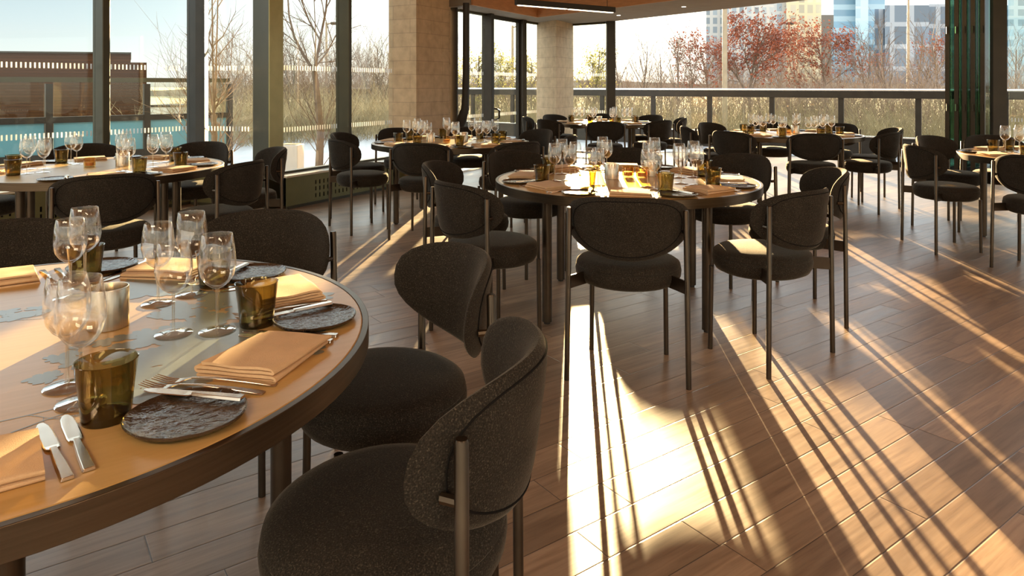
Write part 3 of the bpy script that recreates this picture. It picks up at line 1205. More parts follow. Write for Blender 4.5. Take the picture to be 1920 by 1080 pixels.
SIDES = {'N': 'near', 'NR': 'near right', 'RR': 'right', 'FR': 'far right', 'F': 'far', 'FL': 'far left', 'LL': 'left', 'NL': 'near left'}

# name: centre, phrase, level of detail, chairs (side: angle, radius of the seat centre, turn)
TABLES = {
    'A': ((-1.10, 1.52), 'nearest leaf-print table', 2, {'RR': (-11, 0.876, 1), 'FR': (29, 0.85, -1), 'F': (80, 0.92, 0), 'FL': (126, 0.92, 0)}, ['NR', 'RR', 'FR', 'F', 'FL'], -9),
    'B': ((-2.80, 4.80), 'table facing the timber building', 1, {'N': (-59, 0.93, 3), 'RR': (-17, 0.93, 2), 'FR': (32, 0.93, 0), 'F': (79, 0.93, 0), 'FL': (126, 0.93, 0), 'LL': (172, 0.93, 0)}, ['N', 'RR', 'FR', 'F', 'FL', 'LL', 'NL'], -59),
    'C': ((0.677, 4.20), 'sunlit middle table', 2, {'N': (-98.5, 0.94, -2), 'NR': (-54, 0.93, 0), 'RR': (-9, 0.94, 3), 'FR': (36, 0.93, 0), 'F': (81, 0.93, 0), 'FL': (126, 0.93, 3), 'LL': (171, 0.94, -3), 'NL': (-145, 0.95, 2)}, None, -99),
    'D': ((-0.60, 6.95), 'table by the broad pillar', 1, {'N': (-99.5, 0.86, 0), 'NR': (-54, 0.93, 0), 'RR': (-9, 0.93, 0), 'FR': (37, 0.92, 0), 'F': (82, 0.93, 0), 'FL': (127, 0.93, 0), 'LL': (171, 0.93, 0), 'NL': (-145, 0.93, 0)}, None, -99),
    'E': ((1.38, 10.65), 'table by the slim stone pillar', 0, {'N': (-96, 1.05, 0), 'NR': (-54, 0.95, 0), 'RR': (-7, 0.93, 0), 'FR': (39, 0.93, 0), 'F': (84, 0.93, 0), 'FL': (129, 0.93, 0), 'LL': (174, 0.93, 0), 'NL': (-141, 0.93, 0)}, None, -96),
    'F': ((3.20, 8.10), 'table before the open terrace', 0, {'N': (-98, 0.84, 0), 'NR': (-52, 0.88, 3), 'RR': (-9, 0.89, 0), 'FR': (38, 0.93, 0), 'F': (82, 0.93, 0), 'FL': (127, 0.93, 0), 'LL': (172, 0.93, 0), 'NL': (-143, 0.93, 0)}, None, -98),
    'G': ((4.45, 5.60), 'table by the folded glass doors', 1, {'NL': (-138, 0.93, 0), 'LL': (177, 0.97, 0), 'FL': (115, 0.95, 0), 'F': (84, 0.93, 0)}, ['NL', 'LL', 'FL', 'F'], -183),
}
ORDER = ['N', 'NR', 'RR', 'FR', 'F', 'FL', 'LL', 'NL']
TPHR = {
    'A': 'round tan table printed with grey leaves, nearest the viewer', 'B': 'round table by the windows facing the slatted wooden building',
    'C': 'sunlit round dining table in the middle of the room', 'D': 'round dining table in front of the broad stone pillar',
    'E': 'farthest round dining table, in front of the slim stone pillar', 'F': 'round dining table set before the open terrace and railing',
    'G': 'round dining table beside the folded stack of glass doors',
}
PLACES = {}
for key, (cen, phr, lod, chairs, places, base) in TABLES.items():
    cx, cy = cen
    t = first_or_copy(TABLE0)
    t.location = (cx, cy, 0)
    t.rotation_euler = (0, 0, R(base + 45))
    tag(t, TPHR[key], 'table', 'round dining tables')
    for side, (ang, rad, turn) in chairs.items():
        a = R(ang)
        c = first_or_copy(CHAIR0)
        c.location = (cx + rad * cos(a), cy + rad * sin(a), 0)
        c.rotation_euler = (0, 0, a + pi / 2 + R(turn))
        tag(c, 'charcoal felt chair, %s side of the %s' % (SIDES[side], phr), 'chair', 'felt dining chairs')
    step = {'A': {'NR': -54, 'RR': -9, 'FR': 36, 'F': 81, 'FL': 126}}.get(key)
    for i, side in enumerate(places or ORDER):
        if step:
            ang = step[side]
        else:
            ang = chairs[side][0] if side in chairs else base + 45 * i
        a = R(ang)
        e = Vector((cos(a), sin(a)))
        rt = Vector((-sin(a), cos(a)))       # towards the sitter's right hand
        wh = '%s place of the %s' % (SIDES[side], phr)

        def at(r, right, k=1.0):
            q = Vector((cx, cy)) + e * (r + k * JR.uniform(-.006, .006)) + rt * (right + k * JR.uniform(-.006, .006))
            return q.x, q.y

        def jit(d=3):
            return a + R(JR.uniform(-d, d))
        sp = key == 'A' and side == 'NR'
        hi = lod == 2
        x, y = at(0.600, -0.058, .3) if sp else at(0.597, 0.012)
        put('napkin', x, y, TZ, jit(), 'folded tan napkin at the ' + wh, 'napkin', 'folded napkins')
        x, y = at(0.600, -0.247, .3) if key == 'A' else at(0.612, -0.240, .5)
        if not sp:
            put('plate', x, y, TZ, jit(40), 'dark side plate at the ' + wh, 'plate', 'dark side plates')
        if lod >= 1 and not sp:
            x, y = at(0.570, -0.188, .4)
            put('butter', x, y, TZ + 0.0135, jit(3), 'butter knife on the plate, ' + wh, 'knife', 'butter knives')
        if lod >= 2:
            if not sp:
                x, y = at(0.566, -0.110, .4)
                put('fork', x, y, TZ + 0.0005, jit(2) + R(4), 'fork beside the napkin, ' + wh, 'fork', 'forks')
                x, y = at(0.562, -0.144, .4)
                put('fork', x, y, TZ + 0.0005, jit(2) + R(4), 'fork nearer the side plate, ' + wh, 'fork', 'forks')
            x, y = at(0.585, 0.058 if sp else 0.132)
            put('knife', x, y, TZ + 0.0005, jit(2) + R(6 if sp else 0), 'table knife beside the napkin, ' + wh, 'knife', 'table knives')
            x, y = at(0.578, 0.096 if sp else 0.160)
            put('knife', x, y, TZ + 0.0005, jit(2) + R(6 if sp else 0), 'table knife farther from the napkin, ' + wh, 'knife', 'table knives')
        x, y = at(0.520, 0.140, .3) if sp else at(0.478, 0.202, .3)
        put('tumbler', x, y, TZ, JR.uniform(0, 6), 'smoked olive tumbler at the ' + wh, 'tumbler', 'smoked tumblers')
        g1 = 'wineA' if lod else 'wineC'
        g2 = 'wineB' if lod else 'wineD'
        x, y = at(0.425, 0.112, .3) if sp else at(0.410, 0.148, .3)
        put(g1, x, y, TZ, JR.uniform(0, 6), 'wine glass nearer the tumbler, ' + wh, 'wine glass', 'clear wine glasses')
        x, y = at(0.335, 0.095, .3) if sp else at(0.323, 0.118, .3)
        put(g2, x, y, TZ, JR.uniform(0, 6), 'wine glass nearer the centre, ' + wh, 'wine glass', 'clear wine glasses')

CENTRE = {
    'A': [('pot', 0.162, 0.115, 'polished steel cylinder pot on the %s')],
    'B': [('votive', -0.11, 0.05, 'amber votive candle on the %s'), ('pot', 0.10, 0.08, 'polished steel cylinder pot on the %s')],
    'C': [('pot', -0.08, 0.02, 'brushed steel cylinder pot, nearer one on the %s'), ('pot', 0.18, 0.15, 'brushed steel cylinder pot, farther one on the %s'), ('votive', 0.035, 0.12, 'amber votive candle beside the nearer steel pot, %s'), ('votive', 0.115, 0.09, 'amber votive candle beside the farther steel pot, %s')],
    'D': [('pot', -0.20, -0.04, 'brushed steel cylinder pot, nearer one on the %s'), ('pot', 0.12, 0.05, 'brushed steel cylinder pot, farther one on the %s'), ('votive', -0.04, -0.05, 'amber votive candle between the steel pots, %s')],
    'E': [('pot', -0.06, 0.0, 'brushed steel cylinder pot on the %s'), ('votive', 0.12, -0.05, 'amber votive candle on the %s')],
    'F': [('pot', 0.10, 0.10, 'brushed steel cylinder pot, farther one on the %s'), ('pot', -0.14, -0.12, 'brushed steel cylinder pot, nearer one on the %s'), ('votive', -0.03, -0.02, 'amber votive candle nearer the right steel pot, %s'), ('votive', -0.11, 0.02, 'amber votive candle nearer the left steel pot, %s')],
}
for key, rows in CENTRE.items():
    (cx, cy), phr = TABLES[key][0], TABLES[key][1]
    for k, dx, dy, lab in rows:
        put(k, cx + dx, cy + dy, TZ, 0.3, lab % phr, 'pot' if k == 'pot' else 'candle', 'steel pots' if k == 'pot' else 'votive candles')

# printed leaves and twigs on the nearest table
PR = random.Random(5)


def leaf(m, x, y, a, s, z):
    """a lobed leaf outline"""
    pts = []
    for i in range(22):
        f = 2 * pi * i / 22
        r = s * (0.62 + 0.38 * abs(cos(1.5 * f)) ** 0.7 * (1 if cos(f) > -0.6 else 0.75)) * (1 + PR.uniform(-.07, .07))
        lx, ly = r * cos(f) * 1.15, r * sin(f) * 0.62
        pts.append((x + lx * cos(a) - ly * sin(a), y + lx * sin(a) + ly * cos(a), z))
    o = len(m.v)
    m.v.append((x, y, z))
    m.v.extend(pts)
    for i in range(22):
        m.f.append([o, o + 1 + i, o + 1 + (i + 1) % 22])
        m.s.append(False)


def twig(m, x, y, a, ln, w, z, depth):
    n = 6
    px_, py_ = x, y
    for i in range(n):
        a += PR.uniform(-.22, .22)
        x2, y2 = px_ + cos(a) * ln / n, py_ + sin(a) * ln / n
        w2 = w * 0.85
        nx, ny = -sin(a), cos(a)
        if math.hypot(x2, y2) < 0.74:
            m.add([(px_ - nx * w, py_ - ny * w, z), (px_ + nx * w, py_ + ny * w, z), (x2 + nx * w2, y2 + ny * w2, z), (x2 - nx * w2, y2 - ny * w2, z)], [(3, 2, 1, 0)])
        if depth and i > 0:
            twig(m, x2, y2, a + PR.choice((-1, 1)) * PR.uniform(.4, .9), ln * 0.5, w * 0.6, z, depth - 1)
        px_, py_, w = x2, y2, w2


ROWS = {}
RES = 0.0014


def raster(poly):
    """mark a convex or simple polygon in the print's scan rows"""
    ys = [p[1] for p in poly]
    for r in range(int(math.floor(min(ys) / RES)), int(math.ceil(max(ys) / RES)) + 1):
        y = (r + 0.5) * RES
        xs = []
        for (xa, ya), (xb, yb) in zip(poly, poly[1:] + poly[:1]):
            if (ya <= y) != (yb <= y):
                xs.append(xa + (y - ya) / (yb - ya) * (xb - xa))
        xs.sort()
        for i in range(0, len(xs) - 1, 2):
            ROWS.setdefault(r, []).append((xs[i], xs[i + 1]))


def leaf(x, y, a, s):
    """a lobed leaf outline"""
    pts = []
    for i in range(40):
        f = 2 * pi * i / 40
        r = s * (0.60 + 0.40 * abs(cos(2.5 * f)) ** 0.8) * (1.25 - 0.35 * cos(f)) * (1 + PR.uniform(-.05, .05))
        lx, ly = r * cos(f) * 1.05, r * sin(f) * 0.72
        pts.append((x + lx * cos(a) - ly * sin(a), y + lx * sin(a) + ly * cos(a)))
    raster(pts)


def twig(x, y, a, ln, w, depth):
    n = 6
    for i in range(n):
        a += PR.uniform(-.22, .22)
        x2, y2 = x + cos(a) * ln / n, y + sin(a) * ln / n
        nx, ny = -sin(a), cos(a)
        raster([(x - nx * w, y - ny * w), (x + nx * w, y + ny * w), (x2 + nx * w * .85, y2 + ny * w * .85), (x2 - nx * w * .85, y2 - ny * w * .85)])
        if depth and i > 0:
            twig(x2, y2, a + PR.choice((-1, 1)) * PR.uniform(.4, .9), ln * 0.5, w * 0.65, depth - 1)
        x, y, w = x2, y2, w * .85


zz = TZ + 0.0006
acx, acy = TABLES['A'][0]


def on_table(px, py):
    Y = F * (HC - TZ) / (py - HZ)
    return px_at(px, Y) - acx, Y - acy


for (px, py, n, spread, s_) in ((440, 650, 34, 0.10, 0.04), (380, 620, 30, 0.09, 0.04), (330, 670, 22, 0.07, 0.036), (300, 720, 16, 0.07, 0.034), (470, 560, 30, 0.16, 0.045), (330, 530, 22, 0.13, 0.045), (120, 680, 11, 0.045, 0.020), (95, 705, 6, 0.03, 0.018), (150, 650, 6, 0.03, 0.018), (35, 590, 12, 0.05, 0.024), (240, 640, 10, 0.06, 0.026)):
    bx, by = on_table(px, py)
    for i in range(n):
        x, y = bx + PR.gauss(0, spread * 0.6), by + PR.gauss(0, spread * 0.6)
        if math.hypot(x, y) < 0.70:
            leaf(x, y, PR.uniform(0, 6.28), s_ * PR.uniform(0.6, 1.15))
for (px, py, a, ln) in ((-40, 800, 0.75, 0.20), (20, 812, 0.9, 0.16), (-20, 600, -0.1, 0.2), (180, 720, 0.8, 0.16), (130, 770, 0.6, 0.12)):
    bx, by = on_table(px, py)
    twig(bx, by, a, ln, 0.0018, 2)
lf_ = MB()
for r, iv in ROWS.items():
    y0, y1 = r * RES, (r + 1) * RES
    iv.sort()
    cur = None
    runs = []
    for x0_, x1_ in iv:
        if cur and x0_ <= cur[1] + 0.0003:
            cur[1] = max(cur[1], x1_)
        else:
            cur = [x0_, x1_]
            runs.append(cur)
    for x0_, x1_ in runs:
        lf_.add([(x0_, y0, zz), (x1_, y0, zz), (x1_, y1, zz), (x0_, y1, zz)], [(0, 1, 2, 3)])
tA = [o for o in COL.objects if o.name.startswith('round_table') and o.get('label') == TPHR['A']][0]
pr = lf_.build('leaf_print', M_PRINT, tA)
pr['label'] = 'grey leaf and twig print'
pr.rotation_euler = (0, 0, -R(TABLES['A'][5] + 45))

# ================================================================ OUTSIDE
M_GROUND = plain('winter_lawn', (0.36, 0.31, 0.18), 0.95, vary=0.4, scale=0.7)
M_DECK = plain('pale_terrace_paving', (0.42, 0.43, 0.44), 0.45, vary=0.12, scale=2.0)
M_BARK = plain('grey_bark', (0.15, 0.115, 0.085), 0.9, vary=0.25)
M_TWIG = plain('tan_twig', (0.30, 0.215, 0.135), 0.9, vary=0.3)
M_PALETWIG = leafy('pale_dry_stem', (0.40, 0.335, 0.205), 0.3)
M_DARKTWIG = plain('brown_twig', (0.24, 0.17, 0.115), 0.9, vary=0.3)
M_RUST = leafy('rust_leaf', (0.20, 0.075, 0.05), 0.16)
M_OLIVE = leafy('olive_needle', (0.25, 0.24, 0.09), 0.5)
M_SLAT = board_mat('slatted_brown_timber', (0.062, 0.026, 0.012), 0.105)
M_TEAL = plain('teal_spandrel', (0.11, 0.27, 0.30), 0.35, vary=0.1, scale=1.5)
M_RAILCAP = plain('pale_rail_cap', (0.85, 0.84, 0.80), 0.25, 0.8, vary=0.05)
M_POLE = plain('tan_pole', (0.36, 0.29, 0.19), 0.5, vary=0.12)
M_VAN = plain('pale_cabin_panel', (0.62, 0.61, 0.57), 0.5, vary=0.05)
M_T1 = facade_mat('pale_ribbed_facade', (0.47, 0.49, 0.50), (0.27, 0.33, 0.39), 3.2, 3.9, 0.42, 0.30)  # tower facade colours are lightened to stand for distance haze
M_T2 = facade_mat('gold_glass_facade', (0.62, 0.50, 0.33), (0.50, 0.44, 0.34), 3.0, 3.8, 0.35, 0.22, 0.12)
M_T3 = facade_mat('blue_glass_facade', (0.36, 0.50, 0.58), (0.20, 0.34, 0.45), 60.0, 3.4, 0.0, 0.45, 0.2)
M_T3B = facade_mat('pale_glass_fin', (0.47, 0.62, 0.70), (0.41, 0.57, 0.66), 60.0, 3.4, 0.0, 0.2, 0.2)
M_T4 = facade_mat('grey_grid_facade', (0.33, 0.37, 0.42), (0.14, 0.19, 0.25), 4.6, 5.2, 0.24, 0.2)
M_T5 = facade_mat('teal_stepped_facade', (0.32, 0.45, 0.52), (0.21, 0.34, 0.42), 5.0, 3.6, 0.3, 0.35)
M_DKB = plain('dark_brick_block', (0.13, 0.12, 0.115), 0.9)

gr = MB()
gr.prism([(-420, 16), (420, 16), (420, 620), (-420, 620)], -1.6, -0.5)
struct(gr.build('ground', M_GROUND))
dk = MB()
dk.prism([(-1.2, 10.1), (12, 4), (15, 9), (8.2, 13.5), (3.0, 17.6), (-2.2, 21.0), (-8, 20), (-5.2, 12)], -0.5, -0.061)
struct(dk.build('ground_terrace', M_DECK))
dk2 = MB().prism([(-16, -6), (-7.4, 2.3), (-3.0, 9.0), (-2.0, 9.3), (-1.3, 10.3), (-5.2, 12.1), (-5.3, 12.6), (-7.6, 9.9), (-18, 3)], -0.5, -0.065)
struct(dk2.build('ground_path', M_DECK))


# ---- terrace balustrade
RA = Vector((3.03, 16.7))
RDir = Vector((0.814, -0.581)).normalized()


def rail_t(px):
    u = (px - 960) / F
    return (u * RA.y - RA.x) / (RDir.x - u * RDir.y)


bal = empty('terrace_balustrade', (RA.x, RA.y, -0.06))
tag(bal, 'long glass terrace balustrade with dark posts and pale metal top rail', 'railing')


def rl(t):
    q = RDir * t
    return (q.x, q.y)


T_A, T_B = rail_t(850), rail_t(1960)
MB().bar(rl(T_A), rl(T_B), 0.10, 1.105, 1.235).build('top_rail', M_FRAMEDK, bal)
MB().tube([(*rl(T_A), 1.262), (*rl(T_B), 1.262)], 0.030, 14).build('rail_cap', M_RAILCAP, bal)
MB().bar(rl(T_A), rl(T_B), 0.14, 0.0, 0.34).build('kerb', M_FRAMEDK, bal)
MB().bar(rl(T_A), rl(T_B), 0.20, 0.3405, 0.36, off=0.0).build('kerb_cap', M_RAILCAP, bal)
posts = [rail_t(p) for p in (1225, 1330, 1447, 1577, 1722)]
sp_ = (posts[-1] - posts[0]) / 4
ts = [posts[0] + sp_ * i for i in range(-4, 7)]
for t in ts:
    if T_A - 0.1 < t < T_B + 0.1:
        q = rl(t)
        MB().box((q[0], q[1], 0.73), (0.10, 0.06, 0.75), math.atan2(RDir.y, RDir.x)).build('post', M_FRAMEDK, bal)
for a, b in zip(ts[:-1], ts[1:]):
    if b > T_A and a < T_B:
        MB().bar(rl(a + 0.06), rl(b - 0.06), 0.012, 0.36, 1.10).build('glass_panel', M_RAILGLASS, bal)

# ---- balustrade with teal panels beyond the far-left windows
LA, LB = Vector((-8.75, 8.5)), Vector((px_at(430, 12.3), 12.3))
bl = empty('teal_balustrade', (LA.x, LA.y, -0.5))
tag(bl, 'dark framed balustrade with teal lower panels outside the far windows', 'railing')
dl = (LB - LA)
ln_ = dl.length
dl.normalize()


def ll(t):
    q = dl * t
    return (q.x, q.y)


MB().bar(ll(0), ll(ln_), 0.07, 1.85, 1.92).build('top_rail', M_FRAME, bl)
MB().bar(ll(0), ll(ln_), 0.07, 1.24, 1.33).build('mid_rail', M_FRAMEDK, bl)
MB().bar(ll(0), ll(ln_), 0.07, 0.0, 0.78).build('kerb', M_FRAMEDK, bl)
npan = 4
for i in range(npan + 1):
    q = ll(ln_ * i / npan)
    MB().box((q[0], q[1], 0.9), (0.09, 0.08, 1.85), math.atan2(dl.y, dl.x)).build('post', M_FRAMEDK, bl)
for i in range(npan):
    a, b = ln_ * i / npan + 0.06, ln_ * (i + 1) / npan - 0.06
    MB().bar(ll(a), ll(b), 0.02, 0.78, 1.24).build('teal_panel', M_TEAL, bl)
    MB().bar(ll(a), ll(b), 0.012, 1.33, 1.85).build('glass_panel', M_RAILGLASS, bl)

# ---- slatted timber building
b = empty('timber_building', (px_at(-200, 24), 24, -0.5))
tag(b, 'low dark brown slatted timber building with a stepped end beyond the far windows', 'building')
x0 = b.location.x


def tb(px, Y):
    return (px_at(px, Y) - x0, Y - 24)


MB().prism([tb(-300, 23), tb(245, 25), tb(245, 31), tb(-300, 31)], 0, z_at(100, 24.5) + 0.5).build('main_block', M_SLAT, b)
MB().prism([tb(245, 25), tb(275, 25.2), tb(275, 31), tb(245, 31)], 0, z_at(117, 25) + 0.5).build('low_step', M_SLAT, b)
MB().prism([tb(-300, 22.95), tb(246, 24.95), tb(246, 31), tb(-300, 31)], z_at(100, 24.5) + 0.5, z_at(97, 24.5) + 0.5).build('roof_cap', M_FRAMEDK, b)

# white cabin and white planter box
v = empty('site_cabin', (px_at(328, 22), 22, -0.5))
tag(v, 'pale flat-roofed cabin standing beyond the teal balustrade', 'cabin')
bevel(MB().box((0, 0, 0.78), (1.0, 1.6, 0.75)).build('cabin_body', M_VAN, v), 0.03)
MB().box((0, 0, 1.18), (1.06, 1.66, 0.05)).build('cabin_roof', M_FRAMEDK, v)
MB().box((0, 0, 0.2), (0.9, 1.4, 0.4)).build('plinth', M_FRAMEDK, v)
o = empty('planter_box', (px_at(545, 9.6), 9.6, -0.065))
tag(o, 'bright white square planter box outside the window by the broad post', 'planter')
bevel(MB().box((0, 0, 0.28), (0.28, 0.3, 0.56)).build('box_wall', plain('white_planter', (0.85, 0.84, 0.8), 0.5, vary=0.04), o), 0.01)
MB().box((0, 0, 0.562), (0.22, 0.26, 0.01)).build('soil', M_BARK, o)

# ---- trees
TRNG = random.Random(11)


def grow(m, p, d, ln, r, lev, cfg, tips, rng):
    n = 4 if lev > 1 else 3
    pts, rad = [p.copy()], [r]
    q = p.copy()
    dd = d.copy()
    for i in range(n):
        dd = (dd + Vector((rng.gauss(0, 1), rng.gauss(0, 1), rng.gauss(0, 1))) * cfg['wob'] + Vector((0, 0, cfg['lift']))).normalized()
        q = q + dd * (ln / n)
        pts.append(q.copy())
        rad.append(r * (1 - 0.55 * (i + 1) / n))
    m.tube(pts, rad, 6 if lev == cfg['lev'] else (4 if lev > 1 else 3), caps=False, smooth=lev > 1)
    if lev == 0:
        tips.append((q.copy(), dd.copy()))
        return
    k = cfg['kids'][cfg['lev'] - lev]
    for i in range(k):
        f = cfg['start'] + (1 - cfg['start']) * (i + rng.random()) / k if lev == cfg['lev'] else 0.25 + 0.75 * (i + rng.random()) / k
        j = min(int(f * n), n - 1)
        g = f * n - j
        bp = pts[j].lerp(pts[j + 1], g)
        br = rad[j] * (1 - g) + rad[j + 1] * g
        seg = (pts[j + 1] - pts[j]).normalized()
        sdv = seg.orthogonal().normalized()
        ang = rng.uniform(0, 2 * pi)
        side = sdv * cos(ang) + seg.cross(sdv) * sin(ang)
        sp = rng.uniform(*cfg['spread'])
        nd = (seg * cos(sp) + side * sin(sp)).normalized()
        grow(m, bp, nd, ln * rng.uniform(*cfg['shrink']) * (1.15 - 0.45 * f), max(br * 0.62, cfg['rmin']), lev - 1, cfg, tips, rng)


def tree_meshes(seed, h, r, cfg, leaf=None):
    rng = random.Random(seed)
    m = MB()
    tips = []
    c = dict(lev=3, kids=(9, 6, 5), start=0.25, wob=0.09, lift=0.05, spread=(0.45, 0.95), shrink=(0.42, 0.62), rmin=0.004)
    c.update(cfg)
    grow(m, Vector((0, 0, 0)), Vector((0, 0, 1)), h, r, c['lev'], c, tips, rng)
    me = m.mesh('branches', M_BARK)
    lm_ = None
    if leaf:
        L = MB()
        for (p, d) in tips:
            for k in range(leaf[1]):
                q = p + Vector((rng.gauss(0, 1), rng.gauss(0, 1), rng.gauss(0, 1))) * leaf[2]
                a = Vector((rng.gauss(0, 1), rng.gauss(0, 1), rng.gauss(0, 1))).normalized()
                b_ = a.orthogonal().normalized()
                s = leaf[3] * rng.uniform(0.6, 1.3)
                c_ = a.cross(b_) * s * 0.6
                b_ = b_ * s
                L.add([q - b_, q + c_ * 0.8, q + b_, q - c_], [(0, 1, 2, 3)])
        lm_ = L.mesh('foliage', leaf[0])
    return me, lm_


def plant(me, px, Y, z, rz, sc, label, group=None, cat='tree', name='bare_tree', mat=None):
    o = empty(name, (px_at(px, Y), Y, z), rz)
    o.scale = (sc, sc, sc)
    tag(o, label, cat, group)
    b = mk('branches', me[0], o)
    if me[1]:
        mk('foliage', me[1], o)
    return o


OAK = [tree_meshes(31, 4.6, 0.085, dict(kids=(13, 7, 5), start=0.22, spread=(0.7, 1.2), shrink=(0.42, 0.6)), (M_RUST, 8, 0.15, 0.075)),
       tree_meshes(32, 4.4, 0.08, dict(kids=(12, 7, 5), start=0.22, spread=(0.6, 1.1), shrink=(0.42, 0.58)), (M_RUST, 7, 0.15, 0.075)),
       tree_meshes(33, 4.2, 0.07, dict(kids=(11, 6, 4), start=0.3, spread=(0.5, 1.0)), (M_RUST, 4, 0.15, 0.07))]
BARE = [tree_meshes(40 + i, 4.4, 0.055, dict(kids=(10, 6, 5), start=0.25, spread=(0.35, 0.8), rmin=0.006), None) for i in range(4)]
SLIM = [tree_meshes(50 + i, 4.8, 0.05, dict(kids=(14, 5, 4), start=0.15, spread=(0.25, 0.6), shrink=(0.3, 0.5), rmin=0.006), None) for i in range(2)]
BUSHY = [tree_meshes(60, 3.8, 0.06, dict(kids=(16, 7, 4), start=0.08, spread=(0.6, 1.1), shrink=(0.32, 0.5)), (M_OLIVE, 3, 0.10, 0.07))]


def tree_top(px, Y, top_py, sc_h):
    """base height and scale so that the crown reaches row top_py"""
    zt = z_at(top_py, Y)
    return (zt + 0.5) / sc_h


# rust-leaved oaks beyond the terrace
for (px, Y, top, k, lab) in ((1405, 33, 42, 0, 'large rust-leaved oak behind the tan pole beyond the terrace railing'), (1330, 38, 78, 1, 'smaller rust-leaved oak between the bare trees and the tan pole'),
                             (1550, 34, 62, 1, 'round rust-leaved oak in front of the dark gap between the towers'), (1475, 42, 100, 2, 'thin rust-leaved oak in front of the gold tower'),
                             (1738, 35, 88, 2, 'sparse rust-leaved tree beside the tall lamp post'), (1640, 43, 110, 2, 'low rust-leaved tree in front of the blue glass tower')):
    sc = tree_top(px, Y, top, (4.6, 4.4, 4.2)[k] * 1.12)
    plant(OAK[k], px, Y, -0.5, px * 0.37, sc, lab, 'rust-leaved oaks beyond the terrace', name='oak_tree')
BW = [('bare brown tree beyond the railing, first from the corner post', 1172, 30, 92, 0), ('bare brown tree beyond the railing, second from the corner post', 1205, 33, 80, 1), ('bare brown tree beyond the railing, third from the corner post', 1240, 35, 86, 2),
      ('tall slim bare tree beyond the railing, fourth from the corner post', 1268, 31, 66, 4), ('bare brown tree beyond the railing, just before the rust oaks', 1298, 36, 88, 3),
      ('bare tree between the gold tower and the round rust oak', 1500, 40, 74, 4), ('wide bare tree in front of the blue glass tower', 1622, 30, 70, 1), ('slim bare tree left of the tall lamp post', 1668, 33, 56, 5), ('slim bare tree behind the tall lamp post', 1715, 40, 58, 4), ('bare tree touching the folded doors, before the grey grid building', 1765, 33, 64, 3),
      ('bare tree seen past the folded doors at the picture edge', 1905, 34, 78, 2)]
for i, (lab, px, Y, top, k) in enumerate(BW):
    me = (BARE + SLIM)[k]
    plant(me, px, Y, -0.5, i * 1.1, tree_top(px, Y, top, 4.9), lab, 'bare trees beyond the terrace')
for i, (lab, px, Y, top) in enumerate((('sunlit olive conifer in the corner bay beside the slim stone pillar', 1112, 30, 96), ('sunlit olive bush tree behind the slim stone pillar, through the narrow pane', 1000, 30, 108), ('sunlit olive bush tree behind the door handle', 948, 32, 112), ('sunlit olive bush tree behind the black drape', 892, 29, 96))):
    plant(BUSHY[0], px, Y, -0.5, i * 1.7, tree_top(px, Y, top, 4.0), lab, 'olive evergreens in the low sun', name='evergreen_tree')
LW = [('bare tree behind the window next to the broad pillar, nearer the pillar', 722, 26, 88, 4), ('bare tree behind the window next to the broad pillar, nearer the mullion', 690, 28, 104, 0), ('bare tree behind the forked tree, close to the mullion', 628, 27, 96, 5), ('bare tree behind the forked tree, close to the broad post', 545, 25, 84, 1), ('bare bushy tree in the narrow corner window', 452, 22, 128, 3)]
for i, (lab, px, Y, top, k) in enumerate(LW):
    plant((BARE + SLIM)[k], px, Y, -0.5, i * 2.3, tree_top(px, Y, top, 4.9), lab, 'bare trees outside the window wall')


def hand_tree(name, px, Y, pts, label, extra, seed, tw=M_BARK):
    """a tree close to the glass, its trunk and limbs given as picture columns and rows at depth Y (+ offset)"""
    rng = random.Random(seed)
    base = Vector((px_at(px, Y), Y, -0.06))
    o = empty(name, base)
    tag(o, label, 'tree')
    trunk, limbs = MB(), MB()
    tips = []
    c = dict(lev=2, kids=(7, 4), start=0.15, wob=0.08, lift=0.04, spread=(0.3, 0.7), shrink=(0.4, 0.6), rmin=0.0025)
    for i, (path, r0, r1) in enumerate(pts):
        P3 = [Vector((px_at(a, Y + dy), Y + dy, z_at(b_, Y + dy))) - base for a, b_, dy in path]
        (trunk if i == 0 else limbs).tube(P3, [r0 + (r1 - r0) * j / (len(P3) - 1) for j in range(len(P3))], 8, smooth=True)
        if i == 0 and extra == 'shoots':
            continue
        for j in range(1, len(P3)):
            for _ in range(2):
                g = rng.random()
                bp = P3[j - 1].lerp(P3[j], g)
                sg = (P3[j] - P3[j - 1]).normalized()
                s_ = sg.orthogonal()
                an = rng.uniform(0, 6.28)
                sd_ = s_ * cos(an) + sg.cross(s_) * sin(an)
                grow(limbs, bp, (sg * 0.8 + sd_ * 0.6).normalized(), 0.55, 0.008, 1, dict(c, lev=1, kids=(6,), start=0.2), tips, rng)
    if extra:
        for k in range(16):
            a = rng.uniform(0, 6.28)
            d = Vector((cos(a) * 0.55, sin(a) * 0.55, 0.9)).normalized()
            grow(limbs, Vector((0, 0, rng.uniform(0.05, 0.75))), d, rng.uniform(0.6, 1.2), 0.006, 1, dict(c, lev=1, kids=(4,), start=0.3), tips, rng)
    trunk.build('trunk', tw, o)
    limbs.build('branches', tw, o)
    return o


